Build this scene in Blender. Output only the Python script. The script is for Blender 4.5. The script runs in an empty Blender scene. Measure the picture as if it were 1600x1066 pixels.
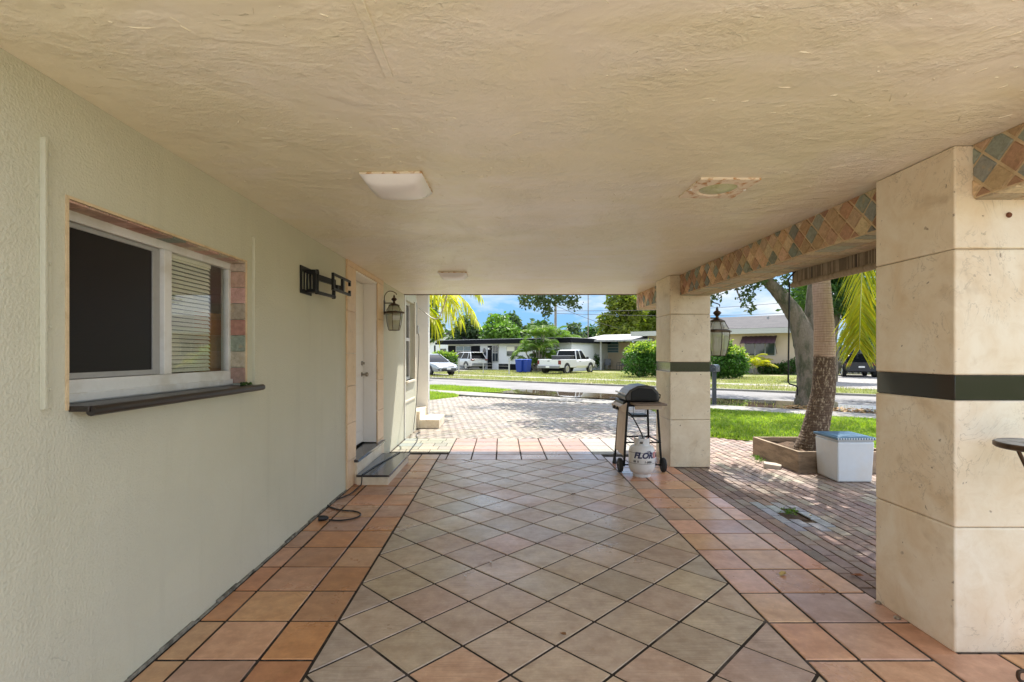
import bpy, bmesh, math, random
import numpy as np
from mathutils import Vector, Matrix

random.seed(7)
rng = np.random.default_rng(7)
S = bpy.context.scene
COL = S.collection
PI = math.pi
R = math.radians

# ------------------------------------------------------------------ camera measurements
F, CX, CY, HC = 796.0, 784.0, 553.5, 1.45      # focal length and vanishing point in photo pixels, eye height


def G(px, py, z=0.0):
    """point of the level plane z that the photo shows at (px, py)"""
    Y = F * (HC - z) / (py - CY)
    return Vector(((px - CX) * Y / F, Y, z))


def P(px, py, Y):
    return Vector(((px - CX) * Y / F, Y, HC - (py - CY) * Y / F))


def UV(u, v, z=0.0):
    """street frame: u runs along the road, v across it (away from the carport)"""
    return Vector((.8 * u + .6 * v, -.6 * u + .8 * v, z))


def PV(px, py, v):
    k = (px - CX) / F
    Y = v / (.8 + .6 * k)
    return Vector((k * Y, Y, HC - (py - CY) * Y / F))


# ------------------------------------------------------------------ node materials
def nd(nt, kind, ins=None, **attrs):
    n = nt.nodes.new('ShaderNode' + kind)
    for k, v in attrs.items():
        setattr(n, k, v)
    for k, v in (ins or {}).items():
        s = n.inputs[k]
        if hasattr(v, 'is_output'):
            nt.links.new(v, s)
        else:
            if isinstance(v, (tuple, list)) and len(v) == 3 and s.type == 'RGBA':
                v = (*v, 1)
            s.default_value = v
    return n


def blank(name):
    m = bpy.data.materials.new(name)
    m.use_nodes = True
    nt = m.node_tree
    nt.nodes.clear()
    out = nd(nt, 'OutputMaterial')
    b = nd(nt, 'BsdfPrincipled')
    nt.links.new(b.outputs[0], out.inputs[0])
    return m, nt, b, out


def mixc(nt, fac, a, b, mode='MIX'):
    n = nt.nodes.new('ShaderNodeMix')
    n.data_type = 'RGBA'
    n.blend_type = mode
    n.clamp_factor = True
    for s, v in ((n.inputs[0], fac), (n.inputs[6], a), (n.inputs[7], b)):
        if hasattr(v, 'is_output'):
            nt.links.new(v, s)
        elif isinstance(v, (tuple, list)):
            s.default_value = (*v[:3], 1)
        else:
            s.default_value = v
    return n.outputs[2]


def ramp(nt, fac, stops):
    n = nt.nodes.new('ShaderNodeValToRGB')
    nt.links.new(fac, n.inputs[0])
    e = n.color_ramp.elements
    while len(e) < len(stops):
        e.new(.5)
    for el, (p, c) in zip(e, stops):
        el.position = p
        el.color = (c, c, c, 1) if isinstance(c, (int, float)) else (*c, 1)
    return n.outputs[0]


def math_(nt, op, a, b=0.0, c=0.0, clamp=False):
    n = nt.nodes.new('ShaderNodeMath')
    n.operation = op
    n.use_clamp = clamp
    for s, v in zip(n.inputs, (a, b, c)):
        if hasattr(v, 'is_output'):
            nt.links.new(v, s)
        else:
            s.default_value = v
    return n.outputs[0]


def coords(nt, scale=(1, 1, 1), rot=(0, 0, 0), kind='Object'):
    t = nd(nt, 'TexCoord')
    m = nd(nt, 'Mapping', {'Vector': t.outputs[kind], 'Scale': scale, 'Rotation': rot})
    return m.outputs[0]


def noise(nt, vec, scale, detail=4, rough=.55, dist=0.0):
    return nd(nt, 'TexNoise', {'Vector': vec, 'Scale': scale, 'Detail': detail, 'Roughness': rough, 'Distortion': dist}).outputs[0]


def bump(nt, h, strength, dist, normal=None):
    ins = {'Height': h, 'Strength': strength, 'Distance': dist}
    if normal is not None:
        ins['Normal'] = normal
    return nd(nt, 'Bump', ins).outputs[0]


def pbr(name, col, rough=.6, metal=0.0, col2=None, vscale=4, var=.12, bs=0, bd=.002, stretch=(1, 1, 1), spec=.5, coat=0.0, rvar=0.1, attr=False, c2lo=.45, c2hi=.65, emit=0):
    m, nt, b, out = blank(name)
    v = coords(nt, stretch)
    n1 = noise(nt, v, vscale, 5)
    c = nd(nt, 'Attribute', attribute_name='Col').outputs[0] if attr else col
    if col2 is not None:
        c = mixc(nt, ramp(nt, n1, [(c2lo, 0.0), (c2hi, 1.0)]), c, col2)
    n2 = noise(nt, v, vscale * 6.3, 4)
    f = math_(nt, 'MULTIPLY_ADD', n2, 2 * var, 1 - var)
    comb = nd(nt, 'CombineColor', {0: f, 1: f, 2: f}).outputs[0]
    c = mixc(nt, 1.0, c, comb, 'MULTIPLY')
    nt.links.new(c, b.inputs['Base Color'])
    r = math_(nt, 'MULTIPLY_ADD', n1, 2 * rvar, rough - rvar, clamp=True)
    nt.links.new(r, b.inputs['Roughness'])
    b.inputs['Metallic'].default_value = metal
    b.inputs['Specular IOR Level'].default_value = spec
    b.inputs['Coat Weight'].default_value = coat
    b.inputs['Coat Roughness'].default_value = .08
    if bs:
        nt.links.new(bump(nt, noise(nt, v, bs, 6, .6), 1.0, bd), b.inputs['Normal'])
    return m


def leaf_mat(name, a, b_, back=None, trans=.35, rough=.5):
    m, nt, b, out = blank(name)
    rnd = nd(nt, 'NewGeometry').outputs['Random Per Island']
    n1 = noise(nt, coords(nt), 1.1, 3)
    f = math_(nt, 'MULTIPLY_ADD', n1, .9, math_(nt, 'MULTIPLY_ADD', rnd, .7, -.35), clamp=True)
    c = mixc(nt, f, a, b_)
    nt.links.new(c, b.inputs['Base Color'])
    b.inputs['Roughness'].default_value = rough
    b.inputs['Specular IOR Level'].default_value = .35
    t = nd(nt, 'BsdfTranslucent', {'Color': mixc(nt, 1.0, c, (1.5, 1.7, .6), 'MULTIPLY')})
    mx = nd(nt, 'MixShader', {0: trans, 1: b.outputs[0], 2: t.outputs[0]})
    nt.links.new(mx.outputs[0], out.inputs[0])
    return m


def ceiling_material():
    m, nt, b, out = blank('trowelled_ceiling_paint')
    v = coords(nt)
    vs = coords(nt, (.45, 1.4, 1), (0, 0, .25))
    big = noise(nt, coords(nt, (.8, 1.3, 1), (0, 0, .2)), .7, 5, .6, .6)
    c = mixc(nt, ramp(nt, big, [(.44, 0.0), (.58, 1.0)]), (.82, .775, .605), (.86, .82, .74))
    c = mixc(nt, ramp(nt, noise(nt, vs, 3.2, 6, .6), [(.35, 0.0), (.75, .45)]), c, (.75, .70, .53))
    nt.links.new(c, b.inputs['Base Color'])
    b.inputs['Roughness'].default_value = .30
    fine = noise(nt, coords(nt, (1, 1.15, 1), (0, 0, .3)), 48, 4, .6, .2)
    sm1 = noise(nt, coords(nt, (.8, 1.7, 1), (0, 0, .5)), 7, 5, .6, .9)
    sm2 = noise(nt, coords(nt, (.8, 1.9, 1), (0, 0, -.7)), 6, 5, .6, .9)
    pick = ramp(nt, noise(nt, v, 1.3, 3, .5, .8), [(.46, 0.0), (.54, 1.0)])
    sm = mixc(nt, pick, sm1, sm2)
    patchy = ramp(nt, noise(nt, v, 1.9, 4, .6, .5), [(.38, .12), (.62, 1.0)])
    h = math_(nt, 'MULTIPLY', math_(nt, 'MULTIPLY_ADD', fine, .55, math_(nt, 'MULTIPLY', sm, .9)), patchy)
    where = ramp(nt, noise(nt, v, 1.7, 4, .6), [(.44, 0.0), (.58, 1.0)])
    for rot_, st_, sc_, lo in ((.12, (1.0, 5, 1), 4.4, .67), (-.5, (1.2, 5, 1), 6.0, .68), (.95, (1.3, 4, 1), 7.5, .685), (1.9, (1.2, 4, 1), 5.5, .685)):
        d_ = ramp(nt, noise(nt, coords(nt, st_, (0, 0, rot_)), sc_, 4, .6, 1.1), [(lo, 0.0), (lo + .03, 1.0), (lo + .07, .25)])
        h = math_(nt, 'MULTIPLY_ADD', math_(nt, 'MULTIPLY', d_, where), .35, h)
    h = math_(nt, 'MULTIPLY_ADD', noise(nt, v, 2.6, 3, .5, .6), 1.2, h)
    nt.links.new(bump(nt, h, 1.0, .011), b.inputs['Normal'])
    return m


def stucco_material(name, a, b2, dist=.004, scale=55):
    m, nt, b, out = blank(name)
    v = coords(nt)
    c = mixc(nt, ramp(nt, noise(nt, v, 1.3, 5), [(.4, 0.0), (.7, 1.0)]), a, b2)
    st = noise(nt, coords(nt, (9, 9, .7)), 1.0, 5, .6)
    c = mixc(nt, ramp(nt, st, [(.55, 0.0), (.85, .35)]), c, tuple(x * .72 for x in a))
    pt = noise(nt, coords(nt, (1, .8, 1.5)), .9, 2, .4, .3)
    c = mixc(nt, ramp(nt, pt, [(.52, 0.0), (.535, .5)]), c, tuple(x * .93 for x in b2))
    ck = noise(nt, v, 1.6, 5, .62, 1.2)
    cl_ = math_(nt, 'SUBTRACT', 1.0, math_(nt, 'DIVIDE', math_(nt, 'ABSOLUTE', math_(nt, 'SUBTRACT', ck, .5)), .0022), clamp=True)
    cl_ = math_(nt, 'MULTIPLY', cl_, ramp(nt, noise(nt, v, .8, 2), [(.57, 0.0), (.63, .5)]))
    c = mixc(nt, cl_, c, tuple(x * .5 for x in a))
    sp2 = ramp(nt, noise(nt, v, 19, 3, .5), [(.72, 0.0), (.77, .35)])
    c = mixc(nt, sp2, c, tuple(x * .62 for x in a))
    nt.links.new(c, b.inputs['Base Color'])
    b.inputs['Roughness'].default_value = .62
    n1 = noise(nt, v, scale, 4, .5)
    n2 = noise(nt, v, scale * .42, 3, .5)
    h = math_(nt, 'MULTIPLY_ADD', n2, 1.2, math_(nt, 'MULTIPLY', ramp(nt, n1, [(.35, 0.0), (.7, 1.0)]), .8))
    nt.links.new(bump(nt, h, .75, dist), b.inputs['Normal'])
    return m


def tile_material(name, rough=.3, streak=True, coat=.25, stain=(.30, .16, .05), bd=.0012):
    """sealed floor tile: colour of each tile comes from the mesh, clay mottling and wear from noise"""
    m, nt, b, out = blank(name)
    v = coords(nt)
    c = nd(nt, 'Attribute', attribute_name='Col').outputs[0]
    cl = noise(nt, v, 9, 6, .65)
    c = mixc(nt, ramp(nt, cl, [(.36, 0.0), (.68, .85)]), c, mixc(nt, 1.0, c, (.70, .63, .58), 'MULTIPLY'))
    wr = noise(nt, v, 31, 6, .7)
    c = mixc(nt, ramp(nt, wr, [(.5, 0.0), (.72, .55)]), c, mixc(nt, 1.0, c, (1.3, 1.3, 1.3), 'MULTIPLY'))
    lt = noise(nt, v, 2.3, 5, .6)
    c = mixc(nt, ramp(nt, lt, [(.46, 0.0), (.7, .75)]), c, mixc(nt, 1.0, c, (1.16, 1.17, 1.19), 'MULTIPLY'))
    sp = noise(nt, v, 5.7, 3, .5, .8)
    c = mixc(nt, ramp(nt, sp, [(.70, 0.0), (.75, .7)]), c, stain)
    if streak:
        rb_ = noise(nt, coords(nt, (.5, 9, 1), (0, 0, .06)), 11, 3, .5)
        c = mixc(nt, math_(nt, 'MULTIPLY', ramp(nt, rb_, [(.42, 0.0), (.6, .55)]), ramp(nt, noise(nt, v, 2.9, 2), [(.4, .2), (.6, 1.0)])), c, mixc(nt, 1.0, c, (.72, .70, .68), 'MULTIPLY'))
    sc = noise(nt, v, 48, 2, .5)
    c = mixc(nt, ramp(nt, sc, [(.74, 0.0), (.79, .5)]), c, (.12, .09, .07))
    nt.links.new(c, b.inputs['Base Color'])
    sm = noise(nt, v, 1.7, 5, .6)
    r = ramp(nt, sm, [(.3, rough - .13), (.7, rough + .2)])
    nt.links.new(r, b.inputs['Roughness'])
    b.inputs['Coat Weight'].default_value = coat
    b.inputs['Coat Roughness'].default_value = .22
    h = noise(nt, coords(nt, (1, 7, 1)) if streak else v, 14, 6, .6)
    nt.links.new(bump(nt, h, 1.0, bd), b.inputs['Normal'])
    return m


def travertine_material(name, a, b2, pits=.3, stainc=(.38, .25, .12)):
    m, nt, b, out = blank(name)
    v = coords(nt)
    c = mixc(nt, ramp(nt, noise(nt, v, 2.6, 6, .6, .7), [(.36, 0.0), (.66, 1.0)]), a, b2)
    c = mixc(nt, ramp(nt, noise(nt, v, 5.2, 4, .55, .5), [(.62, 0.0), (.78, .45)]), c, stainc)
    c = mixc(nt, ramp(nt, noise(nt, v, 11, 6, .7, .8), [(.45, 0.0), (.72, .5)]), c, mixc(nt, 1.0, c, (.84, .78, .69), 'MULTIPLY'))
    ve = noise(nt, v, 3.3, 5, .6, 2.5)
    vl = math_(nt, 'SUBTRACT', 1.0, math_(nt, 'DIVIDE', math_(nt, 'ABSOLUTE', math_(nt, 'SUBTRACT', ve, .52)), .012), clamp=True)
    vl = math_(nt, 'MULTIPLY', vl, ramp(nt, noise(nt, v, 2.0, 2), [(.46, 0.0), (.56, .6)]))
    c = mixc(nt, vl, c, tuple(x * .55 for x in b2))
    pn = noise(nt, v, 26, 3, .5, .4)
    pit = ramp(nt, pn, [(.70, 0.0), (.74, 1.0)])
    pit = math_(nt, 'MULTIPLY', pit, ramp(nt, noise(nt, v, 3.1, 2), [(.38, 0.0), (.5, 1.0)]))
    c = mixc(nt, math_(nt, 'MULTIPLY', pit, pits), c, (.16, .11, .07))
    nt.links.new(c, b.inputs['Base Color'])
    b.inputs['Roughness'].default_value = .38
    h = math_(nt, 'MULTIPLY_ADD', pit, -1.2, math_(nt, 'MULTIPLY', noise(nt, v, 18, 5), .3))
    nt.links.new(bump(nt, h, .6, .002), b.inputs['Normal'])
    return m


def paver_material(name, mult=1.0):
    m, nt, b, out = blank(name)
    v = coords(nt)
    c = nd(nt, 'Attribute', attribute_name='Col').outputs[0]
    n1 = noise(nt, v, 24, 6, .65)
    c = mixc(nt, ramp(nt, n1, [(.35, 0.0), (.75, .75)]), c, mixc(nt, 1.0, c, (.55, .52, .5), 'MULTIPLY'))
    n2 = noise(nt, v, .8, 5, .6)
    c = mixc(nt, ramp(nt, n2, [(.5, 0.0), (.75, .55)]), c, (.33, .30, .25))
    nt.links.new(c, b.inputs['Base Color'])
    nt.links.new(ramp(nt, noise(nt, v, 1.4, 4), [(.35, .45), (.65, .85)]), b.inputs['Roughness'])
    nt.links.new(bump(nt, noise(nt, v, 120, 4), 1.0, .002), b.inputs['Normal'])
    return m


def slate_material(name):
    m, nt, b, out = blank(name)
    v = coords(nt)
    c = nd(nt, 'Attribute', attribute_name='Col').outputs[0]
    n1 = noise(nt, v, 38, 7, .7, .5)
    c = mixc(nt, ramp(nt, n1, [(.38, 0.0), (.72, .8)]), c, mixc(nt, 1.0, c, (.5, .47, .42), 'MULTIPLY'))
    c = mixc(nt, ramp(nt, noise(nt, v, 21, 4), [(.58, 0.0), (.72, .5)]), c, (.5, .36, .2))
    nt.links.new(c, b.inputs['Base Color'])
    b.inputs['Roughness'].default_value = .6
    nt.links.new(bump(nt, n1, 1.0, .004), b.inputs['Normal'])
    return m


def glass_material(name, tint=(.9, .95, .93), rough=.01):
    m, nt, b, out = blank(name)
    nt.nodes.remove(b)
    t = nd(nt, 'BsdfTransparent', {'Color': tint})
    g = nd(nt, 'BsdfGlossy', {'Color': (1, 1, 1), 'Roughness': rough})
    f = nd(nt, 'LayerWeight', {'Blend': .5})
    mx = nd(nt, 'MixShader', {0: math_(nt, 'MULTIPLY_ADD', math_(nt, 'POWER', f.outputs[1], 4.0), .8, .06, clamp=True), 1: t.outputs[0], 2: g.outputs[0]})
    nt.links.new(mx.outputs[0], out.inputs[0])
    return m


def water_material():
    m, nt, b, out = blank('puddle_water')
    v = coords(nt)
    b.inputs['Base Color'].default_value = (.10, .075, .05, 1)
    b.inputs['Roughness'].default_value = .015
    b.inputs['IOR'].default_value = 1.6
    nt.links.new(bump(nt, noise(nt, v, 2.2, 3), .12, .004), b.inputs['Normal'])
    return m


def grass_ground(name, a, b2, dirt, dlo, dhi):
    m, nt, b, out = blank(name)
    v = coords(nt)
    c = mixc(nt, ramp(nt, noise(nt, v, .9, 6, .65), [(.35, 0.0), (.68, 1.0)]), a, b2)
    c = mixc(nt, ramp(nt, noise(nt, v, 16, 5, .7), [(.4, 0.0), (.75, .5)]), c, tuple(x * .5 for x in a))
    c = mixc(nt, ramp(nt, noise(nt, v, .55, 6, .7, .5), [(dlo, 0.0), (dhi, 1.0)]), c, dirt)
    nt.links.new(c, b.inputs['Base Color'])
    b.inputs['Roughness'].default_value = .9
    b.inputs['Specular IOR Level'].default_value = .1
    nt.links.new(bump(nt, noise(nt, v, 30, 6, .7), 1.0, .03), b.inputs['Normal'])
    return m


def palm_bark(name, rings, a, b2, dark_below=None):
    m, nt, b, out = blank(name)
    t = nd(nt, 'TexCoord').outputs['Object']
    sep = nd(nt, 'SeparateXYZ', {0: t})
    z = sep.outputs[2]
    wob = noise(nt, t, 5, 3)
    ph = math_(nt, 'MULTIPLY_ADD', wob, .35, math_(nt, 'MULTIPLY', z, rings))
    saw = math_(nt, 'FRACT', ph)
    fib = noise(nt, coords(nt, (14, 14, 2.5)), 4, 6, .7)
    c = mixc(nt, ramp(nt, fib, [(.35, 0.0), (.7, 1.0)]), a, b2)
    c = mixc(nt, ramp(nt, saw, [(.0, .32), (.2, 0.0)]), c, tuple(x * .4 for x in a))
    if dark_below is not None:
        f = math_(nt, 'MULTIPLY_ADD', noise(nt, t, 9, 4), .12, z)
        k = ramp(nt, math_(nt, 'SUBTRACT', f, dark_below - .5), [(.54, 1.0), (.57, 0.0)])
        spots = ramp(nt, noise(nt, coords(nt, (18, 18, 7)), 2.4, 5, .7), [(.52, 0.0), (.64, 1.0)])
        dk = mixc(nt, spots, (.10, .062, .038), (.40, .32, .22))
        c = mixc(nt, k, c, dk)
    nt.links.new(c, b.inputs['Base Color'])
    b.inputs['Roughness'].default_value = .85
    h = math_(nt, 'MULTIPLY_ADD', ramp(nt, saw, [(0, 0.0), (.2, 1.0), (1, .6)]), 1.0, fib)
    nt.links.new(bump(nt, h, .8, .012), b.inputs['Normal'])
    return m


def shingle_like(name, a, b2, su, sv):
    m, nt, b, out = blank(name)
    br = nd(nt, 'TexBrick', {'Vector': coords(nt, (1, 1, 1)), 'Color1': a, 'Color2': b2, 'Mortar': tuple(x * .55 for x in a), 'Scale': 1.0,
                            'Mortar Size': .012, 'Brick Width': su, 'Row Height': sv})
    nt.links.new(mixc(nt, ramp(nt, noise(nt, coords(nt), 1.3, 5), [(.4, 0.0), (.7, .5)]), br.outputs[0], b2), b.inputs['Base Color'])
    b.inputs['Roughness'].default_value = .85
    return m


def screen_material():
    m, nt, b, out = blank('insect_screen_mesh')
    v = coords(nt)
    w = nd(nt, 'TexWave', {'Vector': v, 'Scale': 60.0, 'Distortion': 3.0, 'Detail': 3.0}, bands_direction='Z').outputs[1]
    c = mixc(nt, ramp(nt, w, [(.3, 0.0), (.9, 1.0)]), (.006, .005, .006), (.016, .012, .014))
    c = mixc(nt, ramp(nt, nd(nt, 'SeparateXYZ', {0: v}).outputs[2], [(-.3, .7), (.45, 0.0)]), c, (.012, .009, .022))
    nt.links.new(c, b.inputs['Base Color'])
    b.inputs['Roughness'].default_value = .3
    b.inputs['Specular IOR Level'].default_value = .3
    return m


MT = {}
MT['ceiling'] = ceiling_material()
MT['stucco'] = stucco_material('sage_stucco_paint', (.56, .55, .43), (.60, .59, .475), .0024, 95)
MT['stucco_cream'] = stucco_material('cream_stucco_paint', (.66, .60, .47), (.72, .66, .54))
MT['terracotta'] = tile_material('terracotta_floor_tile', .32, False, .28)
MT['taupe_tile'] = tile_material('ribbed_taupe_floor_tile', .36, True, .14, (.34, .2, .07), .0022)
MT['grout'] = pbr('dark_grout', (.035, .028, .022), .95, col2=(.12, .10, .085), vscale=7, c2lo=.5, c2hi=.7, bs=60, bd=.003, spec=.12)
MT['travertine'] = travertine_material('honed_travertine', (.83, .76, .63), (.74, .61, .44), .7)
MT['travertine_pale'] = travertine_material('pitted_coral_stone', (.76, .67, .51), (.66, .55, .39), 1.0)
MT['granite'] = pbr('black_granite', (.010, .010, .011), .07, col2=(.016, .016, .017), vscale=160, var=.3, rvar=.03, spec=.7)
MT['granite_step'] = pbr('dark_granite_tread', (.035, .034, .038), .14, col2=(.07, .068, .07), vscale=190, var=.3, rvar=.04, spec=.6)
MT['slate'] = slate_material('tumbled_slate_tile')
MT['slate_grout'] = pbr('sand_grout', (.66, .52, .33), .9, col2=(.54, .41, .25), vscale=18, bs=90, bd=.002)
MT['paver'] = paver_material('concrete_brick_paver')
MT['sand'] = pbr('joint_sand', (.13, .105, .08), .95, col2=(.20, .165, .12), vscale=3, bs=40, bd=.004)
MT['white'] = pbr('white_paint', (.78, .77, .74), .4, var=.05, vscale=3, bs=30, bd=.0006)
MT['white_alu'] = pbr('weathered_white_aluminium', (.70, .70, .68), .38, col2=(.6, .58, .53), vscale=7, var=.06)
MT['door_white'] = pbr('satin_white_door', (.80, .77, .73), .38, var=.03)
MT['peach_stone'] = travertine_material('peach_keystone', (.76, .56, .36), (.70, .50, .31), .15)
MT['black_metal'] = pbr('black_powder_coat', (.009, .009, .0095), .42, var=.3, rvar=.1, spec=.25)
MT['bronze'] = pbr('aged_bronze', (.055, .035, .022), .45, metal=.6, col2=(.10, .06, .035), vscale=14, var=.25)
MT['black_plastic'] = pbr('black_plastic', (.015, .015, .016), .5)
MT['rubber'] = pbr('black_rubber', (.02, .02, .02), .8, bs=40, bd=.002)
MT['ledge_wood'] = pbr('dark_stained_wood', (.022, .017, .014), .32, col2=(.035, .026, .021), vscale=5, stretch=(14, 1, 14), bs=30, bd=.001)
MT['pine'] = pbr('weathered_pine_board', (.33, .245, .165), .8, col2=(.20, .145, .095), vscale=3, stretch=(1, 1, 5), bs=18, bd=.004, var=.35)
MT['soil'] = pbr('planter_soil', (.10, .06, .035), 1, col2=(.05, .035, .02), vscale=14, bs=25, bd=.03)
MT['bin_plastic'] = pbr('cloudy_white_plastic', (.62, .67, .72), .35, col2=(.62, .63, .63), vscale=3, var=.05)
MT['lid_blue'] = pbr('faded_blue_plastic', (.05, .13, .22), .45, col2=(.09, .20, .30), vscale=4)
MT['tank_white'] = pbr('scuffed_white_enamel', (.66, .67, .67), .35, col2=(.52, .5, .47), vscale=5, c2lo=.55, c2hi=.75, var=.06)
MT['steel'] = pbr('dull_steel', (.42, .39, .35), .35, metal=.9, col2=(.3, .26, .2), vscale=6)
MT['grill_panel'] = pbr('heat_tinted_steel_panel', (.50, .40, .30), .5, metal=.15, col2=(.42, .31, .22), vscale=3, var=.1)
MT['grill_hood'] = pbr('chalky_black_enamel', (.03, .028, .026), .38, col2=(.055, .048, .042), vscale=5, bs=30, bd=.001)
MT['shelf_wood'] = pbr('worn_wood_shelf', (.20, .15, .11), .6, col2=(.12, .09, .065), vscale=4, stretch=(1, 8, 1))
MT['glass'] = glass_material('window_glass', (.95, .97, .96))
MT['lamp_glass'] = glass_material('bevelled_lantern_glass', (.80, .84, .78), .06)
_nt = MT['lamp_glass'].node_tree
_o = [n for n in _nt.nodes if n.type == 'OUTPUT_MATERIAL'][0]
_src = _o.inputs[0].links[0].from_socket
_hz = mixc(_nt, noise(_nt, coords(_nt), 9, 4), (.62, .62, .52), (.50, .42, .32))
_df = nd(_nt, 'BsdfDiffuse', {'Color': _hz})
_tl = nd(_nt, 'BsdfTranslucent', {'Color': _hz})
_m1 = nd(_nt, 'MixShader', {0: .5, 1: _df.outputs[0], 2: _tl.outputs[0]})
_m2 = nd(_nt, 'MixShader', {0: .42, 1: _src, 2: _m1.outputs[0]})
_nt.links.new(_m2.outputs[0], _o.inputs[0])
MT['screen'] = screen_material()
MT['blind'] = pbr('ivory_blind_slat', (.86, .82, .70), .5, var=.05)
MT['opal'] = pbr('opal_plastic', (.88, .87, .90), .3, var=.03)
MT['rusty_trim'] = pbr('rust_spotted_trim', (.84, .74, .60), .5, col2=(.50, .25, .08), vscale=22, c2lo=.52, c2hi=.66)
MT['lens_green'] = pbr('yellowed_lens', (.55, .58, .36), .18, col2=(.40, .43, .22), vscale=20, var=.2)
MT['fascia'] = pbr('brown_drip_edge', (.10, .07, .045), .5)
MT['roof_gravel'] = pbr('pale_roof_coating', (.6, .58, .54), .9, bs=30, bd=.01)
MT['reed'] = pbr('weathered_reed_blind', (.40, .325, .235), .8, col2=(.28, .225, .16), vscale=6, stretch=(1, 4, 1), var=.25)
MT['ground'] = grass_ground('sandy_ground', (.10, .13, .035), (.17, .18, .06), (.30, .25, .18), .50, .66)
MT['lawn'] = grass_ground('sunny_lawn_base', (.16, .24, .03), (.28, .33, .05), (.20, .17, .08), .66, .8)
MT['far_lawn'] = grass_ground('patchy_lawn', (.15, .19, .05), (.25, .26, .10), (.36, .31, .22), .50, .62)
MT['dirt'] = grass_ground('swale_dirt', (.21, .18, .14), (.27, .24, .19), (.11, .10, .07), .45, .6)
MT['asphalt'] = pbr('sun_bleached_asphalt', (.19, .183, .178), .85, col2=(.15, .145, .14), vscale=.7, var=.12, bs=60, bd=.004)
MT['concrete'] = pbr('old_concrete', (.27, .255, .23), .85, col2=(.19, .175, .15), vscale=1.6, bs=30, bd=.004)
MT['pale_bounce_paving'] = pbr('pale_bounce_paving', (.58, .54, .47), .8, col2=(.5, .46, .4), vscale=2, bs=30, bd=.003)  # kept pale to throw light back under the roof
MT['gravel'] = pbr('grey_gravel', (.30, .285, .27), .9, col2=(.16, .15, .14), vscale=9, var=.35, bs=20, bd=.04)
MT['water'] = water_material()
MT['blade'] = leaf_mat('grass_blade', (.11, .21, .018), (.34, .39, .06), trans=.4)
MT['dry_blade'] = leaf_mat('dry_grass_blade', (.19, .21, .07), (.33, .31, .15), trans=.3)
MT['oak_leaf'] = leaf_mat('oak_leaf', (.035, .06, .018), (.10, .14, .04), trans=.3)
MT['mango_leaf'] = leaf_mat('dark_glossy_leaf', (.025, .06, .016), (.07, .15, .025), trans=.3)
MT['ficus_leaf'] = leaf_mat('yellow_green_leaf', (.07, .11, .014), (.22, .25, .03), trans=.35)
MT['bright_leaf'] = leaf_mat('bright_green_leaf', (.05, .12, .02), (.15, .26, .04), trans=.35)
MT['far_leaf'] = leaf_mat('blue_green_leaf', (.05, .09, .045), (.10, .15, .06), trans=.3)
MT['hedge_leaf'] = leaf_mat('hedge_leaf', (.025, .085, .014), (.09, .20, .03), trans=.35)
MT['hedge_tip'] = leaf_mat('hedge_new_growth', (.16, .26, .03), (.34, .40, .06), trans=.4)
MT['frond_yellow'] = leaf_mat('yellowing_palm_leaflet', (.24, .30, .02), (.55, .44, .015), trans=.5)
MT['frond_green'] = leaf_mat('green_palm_leaflet', (.05, .13, .02), (.20, .28, .06), trans=.4)
MT['rachis'] = pbr('palm_midrib', (.40, .42, .10), .5, col2=(.3, .34, .08))
MT['bark'] = pbr('grey_oak_bark', (.19, .15, .11), .95, col2=(.075, .075, .042), vscale=2.2, stretch=(2.5, 2.5, 1), bs=11, bd=.06, var=.4)
MT['palm_bark'] = palm_bark('ringed_palm_bark', 30, (.50, .36, .26), (.38, .255, .175), 1.28)
MT['palm_grey'] = palm_bark('grey_palm_bark', 9, (.26, .23, .19), (.17, .15, .12))
MT['dead_leaf'] = pbr('dry_fallen_leaf', (.30, .17, .05), .7, col2=(.17, .09, .03), vscale=20)
MT['car_white'] = pbr('white_car_paint', (.66, .665, .67), .25, var=.03, coat=.6, rvar=.03)
MT['car_silver'] = pbr('silver_car_paint', (.30, .32, .34), .25, metal=.25, var=.03, coat=.6, rvar=.03)
MT['car_glass'] = pbr('dark_car_glass', (.008, .009, .010), .12, rvar=.02, spec=.12)
MT['tyre'] = pbr('tyre_rubber', (.018, .018, .018), .85)
MT['rim'] = pbr('alloy_rim', (.5, .5, .5), .3, metal=.8)
MT['tail_red'] = pbr('red_lamp_lens', (.15, .012, .01), .2)
MT['head_lens'] = pbr('clear_lamp_lens', (.75, .77, .78), .12, metal=.2)
MT['trim_grey'] = pbr('grey_bumper', (.20, .20, .21), .5)
MT['trim_black'] = pbr('black_trim', (.02, .02, .022), .5)
MT['black_paint'] = pbr('charcoal_house_paint', (.010, .011, .014), .8, var=.2, spec=.12)
MT['siding'] = pbr('white_siding_paint', (.74, .75, .77), .6, var=.05)
MT['house_cream'] = pbr('cream_house_paint', (.58, .46, .335), .8, var=.08, bs=25, bd=.004)
MT['shingle'] = shingle_like('grey_asphalt_shingle', (.035, .032, .036), (.06, .056, .058), .6, .25)
MT['white_roof'] = pbr('white_metal_roof', (.36, .36, .36), .5, col2=(.28, .27, .26), vscale=2, stretch=(1, 6, 1))
MT['maroon'] = pbr('maroon_awning_metal', (.07, .033, .045), .45, var=.15)
MT['dark_pane'] = pbr('dark_window_pane', (.03, .04, .05), .06, rvar=.02, spec=.7)
MT['blue_pane'] = pbr('bluish_jalousie_pane', (.07, .13, .17), .12, rvar=.02, spec=.7)
MT['bin_blue'] = pbr('blue_recycling_plastic', (.01, .045, .30), .42, var=.1)
MT['post_grey'] = pbr('galvanised_post', (.42, .42, .41), .5, metal=.3)
MT['pole_wood'] = pbr('weathered_pole', (.24, .21, .18), .9, col2=(.17, .15, .12), vscale=3, stretch=(6, 6, 1))
MT['wire'] = pbr('black_wire', (.03, .03, .03), .6)
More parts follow.
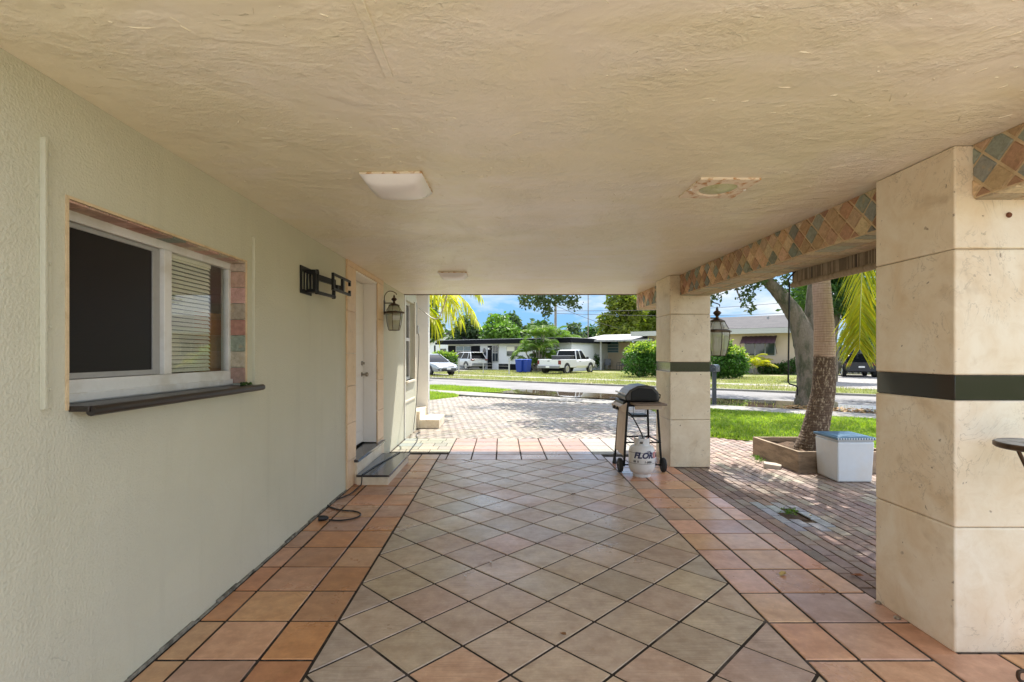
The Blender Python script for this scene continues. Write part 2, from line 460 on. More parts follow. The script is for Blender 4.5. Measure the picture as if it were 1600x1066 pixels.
MT['white_cable'] = pbr('white_cable', (.72, .70, .62), .5)
MT['orange_cloth'] = pbr('orange_curtain', (.42, .19, .04), .8, var=.2, stretch=(1, 6, 1))
MT['room_dark'] = pbr('dim_room_paint', (.25, .23, .2), .9)
MT['navy_ink'] = pbr('navy_print', (.02, .025, .09), .5)
MT['pink_ink'] = pbr('faded_red_print', (.55, .20, .20), .5)
MT['ink'] = pbr('black_print', (.03, .03, .035), .5)
MT['mosaic'] = pbr('mosaic_top', (.28, .29, .31), .35, col2=(.10, .10, .11), vscale=26, var=.3, rvar=.1, c2lo=.5, c2hi=.54)
MT['mailbox'] = pbr('charcoal_mailbox', (.035, .04, .05), .4, col2=(.2, .2, .21), vscale=12, c2lo=.62, c2hi=.7)
MT['stone_grey'] = pbr('loose_paver_stone', (.40, .35, .29), .9, bs=30, bd=.004)
MT['wet'] = pbr('wet_brick_film', (.15, .115, .10), .36, rvar=.03, spec=.7)
MT['far_white'] = pbr('toned_down_white_trim', (.46, .46, .44), .6)  # white trim of the far houses, toned down evenly
MT['sash_shaded'] = pbr('shaded_white_sash', (.34, .34, .33), .45)  # white sash with its grey shading put into the colour
MT['crust'] = pbr('dirty_mortar_crust', (.24, .225, .185), .95, col2=(.10, .09, .07), vscale=22, bs=60, bd=.004)
MT['reed_dark'] = pbr('dark_reed', (.20, .155, .11), .85, var=.3)
MT['ridge_paint'] = pbr('ceiling_ridge_paint', (.83, .78, .63), .25, var=.05)
MT['orange_wall'] = pbr('orange_house_paint', (.55, .32, .10), .8)


# ------------------------------------------------------------------ object helpers
def origin(o):
    v = Vector((0, 0, 0))
    while o is not None:
        v = v + o.location
        o = o.parent
    return v


def tag(o, label=None, cat=None, group=None, kind=None):
    for k, v in (('label', label), ('category', cat), ('group', group), ('kind', kind)):
        if v:
            o[k] = v
    return o


def thing(name, label, cat, loc=(0, 0, 0), rz=0.0, group=None):
    o = bpy.data.objects.new(name, None)
    o.empty_display_size = .1
    COL.objects.link(o)
    o.location = loc
    o.rotation_euler = (0, 0, rz)
    return tag(o, label, cat, group)


class MB:
    """collects faces; build() links them as ONE mesh object"""

    def __init__(self, M=None):
        self.v, self.f, self.mi, self.c, self.M = [], [], [], [], M
        self.cur, self.col = 0, None

    def add(self, verts, faces):
        b = len(self.v)
        for p in verts:
            p = Vector(p)
            self.v.append(self.M @ p if self.M is not None else p)
        for f in faces:
            self.f.append([i + b for i in f])
            self.mi.append(self.cur)
            self.c.append(self.col)
        return self

    def box(self, x0, x1, y0, y1, z0, z1):
        return self.add([(x, y, z) for z in (z0, z1) for y in (y0, y1) for x in (x0, x1)],
                        [(0, 2, 3, 1), (4, 5, 7, 6), (0, 1, 5, 4), (2, 6, 7, 3), (0, 4, 6, 2), (1, 3, 7, 5)])

    def hexa(self, p):
        """eight corners: bottom four (ccw), top four"""
        return self.add(p, [(3, 2, 1, 0), (4, 5, 6, 7), (0, 1, 5, 4), (1, 2, 6, 5), (2, 3, 7, 6), (3, 0, 4, 7)])

    def prism(self, poly, fn, h0, h1):
        """poly in 2D; fn(a, b, h) -> 3D"""
        n = len(poly)
        self.add([fn(a, b, h0) for a, b in poly] + [fn(a, b, h1) for a, b in poly],
                 [list(range(n))[::-1], list(range(n, 2 * n))] + [(i, (i + 1) % n, n + (i + 1) % n, n + i) for i in range(n)])
        return self

    def tile(self, poly, fn, h, inset=.006, base=0.0):
        """a low tile with a chamfered edge (no bottom)"""
        n = len(poly)
        cx = sum(p[0] for p in poly) / n
        cy = sum(p[1] for p in poly) / n
        top = []
        for a, b in poly:
            d = math.hypot(a - cx, b - cy) or 1
            k = max(0.0, 1 - inset / d)
            top.append((cx + (a - cx) * k, cy + (b - cy) * k))
        self.add([fn(a, b, base) for a, b in poly] + [fn(a, b, base + h) for a, b in top],
                 [list(range(n, 2 * n))] + [(i, (i + 1) % n, n + (i + 1) % n, n + i) for i in range(n)])
        return self

    def tube(self, pts, r, n=8, cap=True):
        pts = [Vector(p) for p in pts]
        rs = r if isinstance(r, (list, tuple)) else [r] * len(pts)
        up = Vector((0, 0, 1))
        rings = []
        prev = None
        for i, p in enumerate(pts):
            d = (pts[min(i + 1, len(pts) - 1)] - pts[max(i - 1, 0)])
            d = d.normalized() if d.length > 1e-9 else up
            if prev is None:
                a = d.cross(up) if abs(d.dot(up)) < .95 else d.cross(Vector((1, 0, 0)))
            else:
                a = prev - d * prev.dot(d)
            a = a.normalized()
            prev = a
            b = d.cross(a)
            rings.append([p + (a * math.cos(2 * PI * k / n) + b * math.sin(2 * PI * k / n)) * rs[i] for k in range(n)])
        verts = [q for ring in rings for q in ring]
        faces = []
        for i in range(len(pts) - 1):
            for k in range(n):
                a, b = i * n + k, i * n + (k + 1) % n
                faces.append((a, b, b + n, a + n))
        if cap:
            faces += [list(range(n))[::-1], [len(verts) - n + k for k in range(n)]]
        return self.add(verts, faces)

    def lathe(self, prof, o=(0, 0, 0), n=20, axis='z'):
        o = Vector(o)
        verts, faces = [], []
        for r, h in prof:
            for k in range(n):
                a = 2 * PI * k / n
                c, s = r * math.cos(a), r * math.sin(a)
                verts.append(o + Vector({'z': (c, s, h), 'y': (c, h, s), 'x': (h, c, s)}[axis]))
        for i in range(len(prof) - 1):
            for k in range(n):
                a, b = i * n + k, i * n + (k + 1) % n
                faces.append((a, b, b + n, a + n))
        m = len(verts)
        faces += [list(range(n))[::-1], [m - n + k for k in range(n)]]
        return self.add(verts, faces)

    def build(self, name, mats, parent=None, smooth=False, bevel=0, world=True, angle=40, label=None, cat=None, group=None, kind=None, segs=2):
        mats = mats if isinstance(mats, (list, tuple)) else [mats]
        if parent is not None:
            off = origin(parent) if world else Vector((0, 0, 0))
            loc = Vector((0, 0, 0))
        elif world and kind is None and self.v:
            xs, ys, zs = zip(*self.v)
            off = loc = Vector(((min(xs) + max(xs)) / 2, (min(ys) + max(ys)) / 2, min(zs)))
        else:
            off = loc = Vector((0, 0, 0))
        me = bpy.data.meshes.new(name)
        me.from_pydata([tuple(p - off) for p in self.v], [], self.f)
        for m in mats:
            me.materials.append(m)
        if len(mats) > 1:
            me.polygons.foreach_set('material_index', self.mi)
        if any(c is not None for c in self.c):
            at = me.color_attributes.new('Col', 'FLOAT_COLOR', 'CORNER')
            buf = []
            for f, c in zip(self.f, self.c):
                buf += list((*(c or (.5, .5, .5)), 1.0)) * len(f)
            at.data.foreach_set('color', buf)
        bm = bmesh.new()
        bm.from_mesh(me)
        bmesh.ops.recalc_face_normals(bm, faces=bm.faces)
        bm.to_mesh(me)
        bm.free()
        if smooth or bevel:
            me.polygons.foreach_set('use_smooth', [True] * len(me.polygons))
            me.set_sharp_from_angle(angle=R(angle))
        o = bpy.data.objects.new(name, me)
        COL.objects.link(o)
        o.location = loc
        if parent is not None:
            o.parent = parent
        if bevel:
            b = o.modifiers.new('bevel', 'BEVEL')
            b.width = bevel
            b.segments = segs
            b.limit_method = 'ANGLE'
            b.angle_limit = R(35)
        return tag(o, label, cat, group, kind)


def copy_tree(o, parent=None):
    c = o.copy()
    COL.objects.link(c)
    c.parent = parent
    for ch in [x for x in bpy.data.objects if x.parent == o]:
        copy_tree(ch, c)
    return c


def clip(poly, x0, x1, y0, y1):
    """clip a convex polygon to a rectangle"""
    def half(pts, f, inter):
        out = []
        for i, p in enumerate(pts):
            q = pts[(i + 1) % len(pts)]
            if f(p):
                out.append(p)
            if f(p) != f(q):
                out.append(inter(p, q))
        return out

    def ix(x):
        return lambda p, q: (x, p[1] + (q[1] - p[1]) * (x - p[0]) / (q[0] - p[0]))

    def iy(y):
        return lambda p, q: (p[0] + (q[0] - p[0]) * (y - p[1]) / (q[1] - p[1]), y)
    for f, it in ((lambda p: p[0] >= x0, ix(x0)), (lambda p: p[0] <= x1, ix(x1)), (lambda p: p[1] >= y0, iy(y0)), (lambda p: p[1] <= y1, iy(y1))):
        if poly:
            poly = half(poly, f, it)
    return poly


def area(poly):
    return abs(sum(p[0] * q[1] - q[0] * p[1] for p, q in zip(poly, poly[1:] + poly[:1]))) / 2


def inside(x, y, poly):
    r = False
    for (x1, y1), (x2, y2) in zip(poly, poly[1:] + poly[:1]):
        if (y1 > y) != (y2 > y) and x < (x2 - x1) * (y - y1) / (y2 - y1) + x1:
            r = not r
    return r


def jit(c, k=.12, hue=.05):
    f = 1 + random.uniform(-k, k)
    return tuple(max(0.0, x * f * (1 + random.uniform(-hue, hue))) for x in c)


def np_mesh(name, verts, faces, mat, parent=None, **tags):
    off = origin(parent) if parent is not None else Vector((0, 0, 0))
    verts = np.asarray(verts, dtype=np.float32) - np.array(off, dtype=np.float32)
    faces = np.asarray(faces, dtype=np.int32)
    me = bpy.data.meshes.new(name)
    me.vertices.add(len(verts))
    me.vertices.foreach_set('co', verts.ravel())
    k = faces.shape[1]
    me.loops.add(faces.size)
    me.loops.foreach_set('vertex_index', faces.ravel())
    me.polygons.add(len(faces))
    me.polygons.foreach_set('loop_start', np.arange(0, faces.size, k, dtype=np.int32))
    me.polygons.foreach_set('loop_total', np.full(len(faces), k, dtype=np.int32))
    me.update(calc_edges=True)
    me.materials.append(mat)
    o = bpy.data.objects.new(name, me)
    COL.objects.link(o)
    if parent is not None:
        o.parent = parent
    return tag(o, tags.get('label'), tags.get('cat'), tags.get('group'), tags.get('kind'))


# ------------------------------------------------------------------ foliage helpers
def leaf_cloud(blobs, n, size, flat=.25, aspect=.5, shell=.5):
    """n leaf-shaped faces spread over the blobs [(centre, (rx, ry, rz)), ...] by volume, sparser inside"""
    w = np.array([r[0] * r[1] * r[2] for _, r in blobs]) ** .75
    idx = rng.choice(len(blobs), n, p=w / w.sum())
    ctr = np.array([tuple(c) for c, _ in blobs])[idx]
    rad = np.array([r for _, r in blobs])[idx]
    d = rng.normal(size=(n, 3))
    d /= np.linalg.norm(d, axis=1)[:, None]
    rr = shell + (1 - shell) * rng.random(n) ** .6
    rr *= 1 + .13 * np.sin(7 * d[:, 0] + 3 * idx) * np.sin(6 * d[:, 1] + idx) + .1 * np.sin(13 * d[:, 2] + 5 * d[:, 0])
    p = ctr + d * rad * rr[:, None]
    a = rng.normal(size=(n, 3))
    a[:, 2] = a[:, 2] * .6 - flat
    a /= np.linalg.norm(a, axis=1)[:, None]
    b = np.cross(a, rng.normal(size=(n, 3)))
    b /= np.linalg.norm(b, axis=1)[:, None]
    s = size * (.6 + .8 * rng.random(n))[:, None]
    v = np.stack([p, p + a * s * .55 + b * s * aspect * .5, p + a * s, p + a * s * .55 - b * s * aspect * .5], 1).reshape(-1, 3)
    f = np.arange(4 * n).reshape(n, 4)
    return v, f


def frond_path(base, az, e0, droop, length, n=14):
    p = Vector(base)
    pts = [p.copy()]
    for i in range(n):
        e = e0 - droop * ((i + .5) / n) ** 1.15
        p = p + Vector((math.cos(az) * math.cos(e), math.sin(az) * math.cos(e), math.sin(e))) * (length / n)
        pts.append(p.copy())
    return pts


def frond_mesh(pts, ll, per=5, width=.03, sag=.5, forward=.75, start=.12):
    """leaflets on both sides of the midrib pts; each one a bent tapering strip"""
    V, Q = [], []
    pts = [Vector(p) for p in pts]
    n = len(pts) - 1
    tot = n * per
    for i in range(tot):
        t = (i + .5) / tot
        if t < start:
            continue
        k = min(int(t * n), n - 1)
        fr = t * n - k
        p = pts[k].lerp(pts[k + 1], fr)
        d = (pts[k + 1] - pts[k]).normalized()
        side0 = d.cross(Vector((0, 0, 1)))
        if side0.length < .15:
            side0 = Vector((1, .25, 0))
        side0 = side0.normalized()
        L = ll * (.35 + .65 * math.sin(PI * min(1, (t - start) / (1 - start) * .85 + .12))) * random.uniform(.85, 1.12)
        for sgn in (-1, 1):
            side = side0 * sgn
            dr = (side * (1 - forward * .55) + d * forward * random.uniform(.7, 1.15) + Vector((0, 0, random.uniform(-.1, .2)))).normalized()
            q = p.copy()
            w = width * random.uniform(.8, 1.2)
            wd = d.cross(dr)
            wd = (d * .8 + Vector((0, 0, .25)) + wd * random.uniform(-.5, .5)).normalized()
            base = len(V)
            ns = 4
            for s in range(ns + 1):
                ww = w * (.55, 1, .85, .5, .06)[s]
                V.append(tuple(q - wd * ww / 2))
                V.append(tuple(q + wd * ww / 2))
                dr = (dr + Vector((0, 0, -sag * .28))).normalized()
                q = q + dr * (L / ns)
            for s in range(ns):
                a = base + 2 * s
                Q.append((a, a + 1, a + 3, a + 2))
    return V, Q


def add_frond(root, base, az, e0, droop, length, ll, mat, per=5, width=.03, sag=.5, path=None, r=.012, **kw):
    pts = path or frond_path(base, az, e0, droop, length)
    V, Q = frond_mesh(pts, ll, per, width, sag, **kw)
    o = np_mesh('frond', V, Q, mat, root)
    n = len(pts)
    MB().tube(pts, [r * (1 - .8 * i / (n - 1)) for i in range(n)], 5).build('midrib', MT['rachis'], o, smooth=True)
    return o


def limb(mb, pts, r0, r1, n=9):
    k = len(pts)
    mb.tube(pts, [r0 + (r1 - r0) * i / (k - 1) for i in range(k)], n)


def curve_pts(ctrl, m=6):
    """Catmull-Rom through the control points"""
    c = [Vector(p) for p in ctrl]
    c = [c[0] * 2 - c[1]] + c + [c[-1] * 2 - c[-2]]
    out = []
    for i in range(1, len(c) - 2):
        for j in range(m):
            t = j / m
            a, b, d, e = c[i - 1], c[i], c[i + 1], c[i + 2]
            out.append(.5 * ((2 * b) + (d - a) * t + (2 * a - 5 * b + 4 * d - e) * t * t + (3 * b - a - 3 * d + e) * t ** 3))
    out.append(c[-2])
    return out


# ================================================================== the carport and its house
WX, ZC = -1.663, 2.466            # wall plane, ceiling height


def xy(x):                        # 2D (y, z) in a plane of constant x
    return lambda a, b, h: (x + h, a, b)


house = thing('house', 'sage green stucco house wall along the carport with sliding window and white door', 'house', (WX, 4, 0))
holes = [(1.95, 3.309, 1.24, 2.046), (5.74, 6.74, .27, 2.377), (8.86, 9.62, .98, 2.40)]
w = MB()
ys = sorted({-1.5, 9.9} | {h[i] for h in holes for i in (0, 1)})
zs = sorted({-.05, 2.775} | {h[i] for h in holes for i in (2, 3)})
for y0, y1 in zip(ys, ys[1:]):
    for z0, z1 in zip(zs, zs[1:]):
        if not any(h[0] <= (y0 + y1) / 2 <= h[1] and h[2] <= (z0 + z1) / 2 <= h[3] for h in holes):
            w.add([(WX, y0, z0), (WX, y1, z0), (WX, y1, z1), (WX, y0, z1)], [(0, 1, 2, 3)])
for y0, y1, z0, z1 in (holes[0], holes[2]):          # painted reveals
    x1 = WX - .16
    w.add([(WX, y0, z0), (WX, y0, z1), (x1, y0, z1), (x1, y0, z0)], [(0, 1, 2, 3)])
    w.add([(WX, y1, z0), (WX, y1, z1), (x1, y1, z1), (x1, y1, z0)], [(0, 1, 2, 3)])
    w.add([(WX, y0, z1), (WX, y1, z1), (x1, y1, z1), (x1, y0, z1)], [(0, 1, 2, 3)])
    w.add([(WX, y0, z0), (WX, y1, z0), (x1, y1, z0), (x1, y0, z0)], [(0, 1, 2, 3)])
w.build('wall', MT['stucco'], house)
# the rest of the shell (street side, garden side, far side) and the flat roof
sh = MB()
sh.box(-8, -1.86, -1.5, -1.32, -.05, 2.7).box(-8, -7.8, -1.32, 10.9, -.05, 2.7).box(-8, -2.55, 10.72, 10.9, -.05, 2.7)
sh.box(-2.55, -2.37, 9.9, 10.72, -.05, 2.7)
sh.box(-2.37, WX, 9.9, 9.93, -.05, 2.775).box(-1.84, WX + .003, -1.51, -1.5, -.05, 2.7)
sh.build('outer_wall', MT['stucco_cream'], house)
MB().box(-3.6, -3.5, -1.3, 5.6, -.05, 2.65).build('inner_wall', MT['room_dark'], house)
MB().box(-7.8, -1.9, -1.3, 10.7, 0, .28).build('inner_floor', MT['room_dark'], house)
jamb = MB().box(-2.37, -1.57, 10.9, 11.1, 0, 2.775)
jamb.build('porch_pier', MT['white'], house, bevel=.008)
MB().box(-8.2, WX - .002, -1.6, 11.3, 2.70, 2.86).box(WX - .002, -1.30, 8.70, 11.3, 2.78, 2.86).build('roof', MT['roof_gravel'], house)
MB().box(-1.80, WX + .02, 8.66, 8.70, 0.0, 2.46).build('corner_trim', MT['white'], house, bevel=.004)
# foot of the wall: the thin crust of mortar where paint meets tile
m_ = MB()
y = -1.4
while y < 5.35:
    l = random.uniform(.08, .3)
    hgt = random.uniform(.006, .02)
    m_.box(WX, WX + random.uniform(.008, .022), y, y + l, -.002, hgt)
    y += l
m_.build('mortar_bead', MT['crust'], house, bevel=.003)

# --- sliding window
win = MB()
XF = -1.79
win.box(XF, XF + .035, 1.95, 3.309, 1.24, 1.345).box(XF, XF + .035, 1.95, 3.309, 1.995, 2.046)
win.box(XF, XF + .035, 1.95, 1.99, 1.345, 1.995).box(XF, XF + .035, 3.275, 3.309, 1.345, 1.995)
win = win.box(XF, XF + .042, 2.64, 2.70, 1.345, 1.995).box(XF + .035, XF + .05, 1.955, 3.30, 1.255, 1.29).build('window', MT['white_alu'], house, bevel=.003)
MB().box(XF + .004, XF + .02, 2.585, 2.638, 1.347, 1.993).box(XF + .004, XF + .02, 1.992, 2.585, 1.347, 1.372).box(XF + .004, XF + .02, 1.992, 2.585, 1.972, 1.993).box(XF + .004, XF + .02, 1.992, 2.02, 1.372, 1.972).build('sash', MT['sash_shaded'], win, bevel=.002)
MB().box(XF + .009, XF + .013, 2.02, 2.585, 1.372, 1.972).build('insect_screen', MT['screen'], win)
MB().box(XF + .012, XF + .016, 2.70, 3.275, 1.345, 1.995).build('pane', MT['glass'], win)
MB().box(XF - .012, XF - .008, 1.99, 2.66, 1.345, 1.995).build('pane', MT['dark_pane'], win)
bl = MB()
for i in range(27):
    z = 1.35 + i * .0235
    bl.add([(XF - .006, 2.70, z), (XF - .006, 3.14, z), (XF - .020, 3.14, z + .0205), (XF - .020, 2.70, z + .0205)], [(0, 1, 2, 3)])
bl.box(XF - .035, XF - .003, 2.70, 3.14, 1.975, 2.0)
bl.build('venetian_blind', MT['blind'], win)
cu = MB()
for i in range(14):
    a = 3.165 + i * .03
    cu.add([(XF - .12 + .02 * (i % 2), a, 1.3), (XF - .12 + .02 * ((i + 1) % 2), a + .03, 1.3), (XF - .12 + .02 * ((i + 1) % 2), a + .03, 1.72), (XF - .12 + .02 * (i % 2), a, 1.72)], [(0, 1, 2, 3)])
cu.build('curtain', MT['orange_cloth'], win)
# pink, cream and grey tumbled tiles round the reveal
tl = MB()
cols = [(.46, .30, .24), (.56, .48, .38), (.26, .30, .25), (.50, .26, .20), (.40, .34, .27), (.55, .36, .30)]
k = 0
for (a0, a1) in zip(np.arange(1.953, 3.30, .1055), np.arange(1.953, 3.30, .1055) + .1):
    tl.col = jit(random.choice(cols), .15)
    tl.prism([(a0, WX - .098), (min(a1, 3.306), WX - .098), (min(a1, 3.306), WX - .001), (a0, WX - .001)], lambda a, b, h: (b, a, h), 2.036, 2.0455)
z = 1.262
while z < 2.03:
    tl.col = jit(cols[k % 6], .12)
    k += 1
    tl.prism([(WX - .098, z), (WX - .001, z), (WX - .001, min(z + .1, 2.034)), (WX - .098, min(z + .1, 2.034))], lambda a, b, h: (a, h, b), 3.297, 3.3085)
    z += .1035
tl.build('reveal_tiles', MT['slate'], win, bevel=.002)
tr = MB()
tr.prism([(1.940, 1.235), (1.952, 1.235), (1.952, 2.048), (1.940, 2.058)], xy(WX), -.002, .006)
tr.prism([(1.940, 2.058), (1.952, 2.046), (3.309, 2.046), (3.318, 2.058)], xy(WX), -.002, .006)
tr.prism([(3.307, 1.262), (3.318, 1.262), (3.318, 2.058), (3.309, 2.046)], xy(WX), -.002, .006)
tr.build('edge_bead', MT['slate_grout'], win)
led = MB()
led.box(-1.775, -1.585, 1.955, 3.345, 1.228, 1.250)
ledge = led.build('window_ledge', MT['ledge_wood'], house, bevel=.003)
MB().tube([(-1.585, 1.965, 1.230), (-1.585, 3.375, 1.232)], .020, 12).build('nosing', MT['ledge_wood'], ledge, smooth=True)
tip = MB()
for i in range(5):
    a = random.uniform(0, 6)
    p = Vector((-1.625, 3.17 + i * .03, 1.254))
    tip.tube([p, p + Vector((.03 * math.cos(a), .03 * math.sin(a), .012)), p + Vector((.05 * math.cos(a), .05 * math.sin(a), .004))], [.004, .009, .002], 5)
tip.build('leaf_sprig', MT['mango_leaf'], label='small dark green leaf sprig lying at the far end of the window ledge', cat='sprig')

for (y, nm) in ((1.851, 'painted storm shutter track on the wall, the nearer one left of the sliding window'), (3.41, 'painted storm shutter track on the wall between sliding window and black television bracket')):
    t = MB().box(WX, WX + .006, y - .018, y + .026, 1.25, 2.232).box(WX + .006, WX + .02, y - .018, y - .008, 1.25, 2.232).box(WX + .006, WX + .011, y + .002, y + .008, 1.25, 2.232)
    o = t.build('shutter_track', MT['stucco'], label=nm, cat='track', group='storm shutter tracks beside the window', bevel=.0015)
    for z in (1.32, 1.55, 1.78, 2.0, 2.18):
        MB().lathe([(.006, 0), (.006, .003), (.003, .005)], (WX + .006, y + .017, z), 8, 'x').build('screw', MT['stucco'], o)

# --- door with its keystone surround
ds = MB()
y0, y1, y2, y3 = 5.425, 5.74, 6.74, 7.08
zz = [0.0, .30, .70, 1.105, 1.46, 1.915, 2.40]
for a, b in zip(zz, zz[1:]):
    b = min(b, ZC - .002)
    ds.prism([(y0, a + .002), (y1, a + .002), (y1, b - .002), (y0, b - .002)], xy(WX), 0, .022)
    ds.prism([(y2, a + .002), (y3, a + .002), (y3, b - .002), (y2, b - .002)], xy(WX), 0, .022)
for a, b in ((y0, y1), (y1, 6.07), (6.07, 6.41), (6.41, y2), (y2, y3)):
    ds.prism([(a + .002, 2.402), (b - .002, 2.402), (b - .002, ZC - .001), (a + .002, ZC - .001)], xy(WX), 0, .022)
sur = ds.build('door_surround', MT['peach_stone'], house, bevel=.003)
MB().box(WX - .21, WX + .012, 5.705, 5.74, .285, 2.41).box(WX - .21, WX + .012, 6.74, 6.775, .285, 2.41).box(WX - .21, WX + .012, 5.74, 6.74, 2.377, 2.40).build('door_frame', MT['door_white'], house, bevel=.004)
dr = MB().box(WX - .21, WX - .168, 5.745, 6.735, .30, 2.372).build('door', MT['door_white'], house, bevel=.003)
pn = MB()
for a, b in ((5.87, 6.19), (6.29, 6.61)):
    for c, d in ((.45, 1.02), (1.16, 1.72), (1.86, 2.22)):
        pn.tile([(a, c), (b, c), (b, d), (a, d)], xy(WX - .168), .008, .03)
pn.build('panel', MT['door_white'], dr)
hd = MB().lathe([(.028, 0), (.028, .008), (.012, .012), (.012, .05), (.026, .055), (.030, .075), (.016, .088)], (WX - .168, 6.655, 1.185), 16, 'x')
hd.build('door_knob', MT['steel'], dr, smooth=True)
hd = MB().lathe([(.028, 0), (.028, .012), (.016, .018), (.016, .024)], (WX - .168, 6.655, 1.33), 16, 'x').box(WX - .146, WX - .128, 6.65, 6.66, 1.315, 1.345)
hd.build('deadbolt', MT['steel'], dr, smooth=True)
MB().box(WX - .16, WX + .07, 5.66, 7.0, .245, .275).build('threshold', MT['granite_step'], house, bevel=.004)
MB().box(WX - .001, WX + .05, 5.68, 6.98, 0, .245).build('threshold_riser', MT['travertine'], house, bevel=.003)
st = thing('door_step', 'low stone step with dark granite tread below the white door', 'step', (-1.45, 6.26, 0))
MB().box(WX + .052, -1.262, 5.645, 6.875, -.004, .09).build('riser', MT['travertine_pale'], st, bevel=.004)
MB().box(WX + .052, -1.242, 5.63, 6.89, .09, .113).build('tread', MT['granite_step'], st, bevel=.004)

# --- window in the sunny wall beyond the roof
fw = MB()
X2 = WX - .11
fw.box(X2, X2 + .04, 8.86, 9.62, .98, 1.03).box(X2, X2 + .04, 8.86, 9.62, 2.35, 2.40).box(X2, X2 + .04, 8.86, 8.90, 1.03, 2.35).box(X2, X2 + .04, 9.58, 9.62, 1.03, 2.35).box(X2, X2 + .045, 8.90, 9.58, 1.69, 1.75)
fw = fw.build('front_window', MT['white_alu'], house, bevel=.003)
MB().box(X2 + .012, X2 + .016, 8.90, 9.58, 1.03, 2.35).build('pane', MT['dark_pane'], fw)
MB().box(WX - .12, WX + .035, 8.82, 9.66, .94, .98).box(WX - .01, WX + .012, 8.72, 9.72, .60, .64).build('window_sill', MT['stucco_cream'], fw, bevel=.004)
MB().box(WX, WX + .03, 9.62, 9.74, .98, 2.44).build('casing', MT['stucco_cream'], fw, bevel=.004)

# --- front stoop
st = thing('front_stoop', 'two cream stone steps in the sun at the far end of the house wall', 'steps', (-1.5, 10.4, 0))
MB().box(-1.60, -1.222, 9.955, 10.86, -.004, .167).build('lower_step', MT['travertine'], st, bevel=.006)
MB().box(-2.36, -1.604, 9.96, 10.89, -.004, .335).build('upper_step', MT['travertine'], st, bevel=.006)

# --- outlet box and the cable that runs from it along the floor onto the tiles
bx = thing('outlet_box', 'grey weatherproof outlet box with conduit on the white wall by the far window', 'outlet', (WX, 9.8, 1.9))
MB().box(WX, WX + .06, 9.76, 9.86, 1.84, 2.0).build('cover', MT['post_grey'], bx, bevel=.006)
MB().tube([(WX + .02, 9.81, 2.0), (WX + .02, 9.81, 2.44)], .012, 8).build('conduit', MT['post_grey'], bx)
cp = [(-1.62, 9.83, 1.86), (-1.60, 9.85, 1.75), (-1.615, 9.84, 1.2), (-1.625, 9.72, .6), (-1.628, 9.42, .1), (-1.60, 9.30, .014), (-1.5, 9.34, .014), (-1.53, 9.1, .014), (-1.42, 8.6, .014), (-1.38, 7.9, .014), (-1.36, 7.2, .014), (-1.37, 6.93, .016),
      (-1.38, 6.895, .10), (-1.39, 6.87, .121), (-1.44, 6.5, .121), (-1.50, 6.1, .121), (-1.535, 5.7, .121), (-1.54, 5.622, .11), (-1.545, 5.60, .02), (-1.552, 5.53, .008)]
cp += [tuple(G(*p) + Vector((0, 0, .008))) for p in ((545.6, 774), (523, 783), (512, 791), (530.6, 798), (555, 800.6), (563.5, 805), (555, 811), (532.5, 814.7), (514, 813.8))]
cd = thing('extension_cord', 'black extension cord looping over the granite step to its plug on the tiles', 'cord', (-1.5, 5, 0))
MB().tube(curve_pts(cp, 7), .0065, 7).build('cable', MT['black_plastic'], cd, smooth=True)
g = G(504, 813.8)
sk = MB(Matrix.Translation(g + Vector((0, 0, .022))) @ Matrix.Rotation(R(14), 4, 'Z'))
sk.lathe([(.010, .05), (.018, .035), (.024, .01), (.026, -.02), (.022, -.034)], (0, 0, 0), 14, 'x')
sk.build('plug', MT['black_plastic'], cd, smooth=True)

# --- television bracket on the wall
tv = thing('television_bracket', 'black metal swivelling television bracket on the wall beside the door, holding no screen', 'bracket', (WX, 4.4, 2.07))
b = MB()
b.box(WX, WX + .012, 4.19, 4.225, 1.955, 2.185).box(WX, WX + .012, 4.40, 4.43, 1.955, 2.185).box(WX, WX + .012, 4.225, 4.40, 2.14, 2.185).box(WX, WX + .012, 4.225, 4.40, 1.955, 1.99)
b.box(WX, WX + .012, 4.265, 4.282, 1.99, 2.14).box(WX, WX + .012, 4.33, 4.347, 1.99, 2.14)
b.build('wall_plate', MT['black_metal'], tv, bevel=.002)
b = MB()
b.box(WX + .012, -1.575, 4.30, 4.40, 2.135, 2.165).box(WX + .012, -1.575, 4.30, 4.40, 1.975, 2.0).tube([(-1.585, 4.37, 1.965), (-1.585, 4.37, 2.175)], .016, 10)
b.box(-1.60, -1.57, 4.30, 4.32, 2.0, 2.135)
b.build('hinge_block', MT['black_metal'], tv, bevel=.002)
b = MB()
for z0, z1 in ((2.085, 2.135), (1.968, 1.992)):
    b.hexa([(-1.60, 4.36, z0), (-1.57, 4.36, z0), (-1.535, 4.72, z0), (-1.565, 4.72, z0), (-1.60, 4.36, z1), (-1.57, 4.36, z1), (-1.535, 4.72, z1), (-1.565, 4.72, z1)])
b.tube([(-1.55, 4.70, 1.96), (-1.55, 4.70, 2.14)], .017, 10).box(-1.57, -1.51, 4.69, 4.74, 2.04, 2.085)
b.build('arm', MT['black_metal'], tv, bevel=.002)
b = MB()
b.hexa([(-1.545, 4.7, 2.05), (-1.53, 4.68, 2.05), (-1.495, 4.80, 2.05), (-1.51, 4.82, 2.05), (-1.545, 4.7, 2.09), (-1.53, 4.68, 2.09), (-1.495, 4.80, 2.09), (-1.51, 4.82, 2.09)])
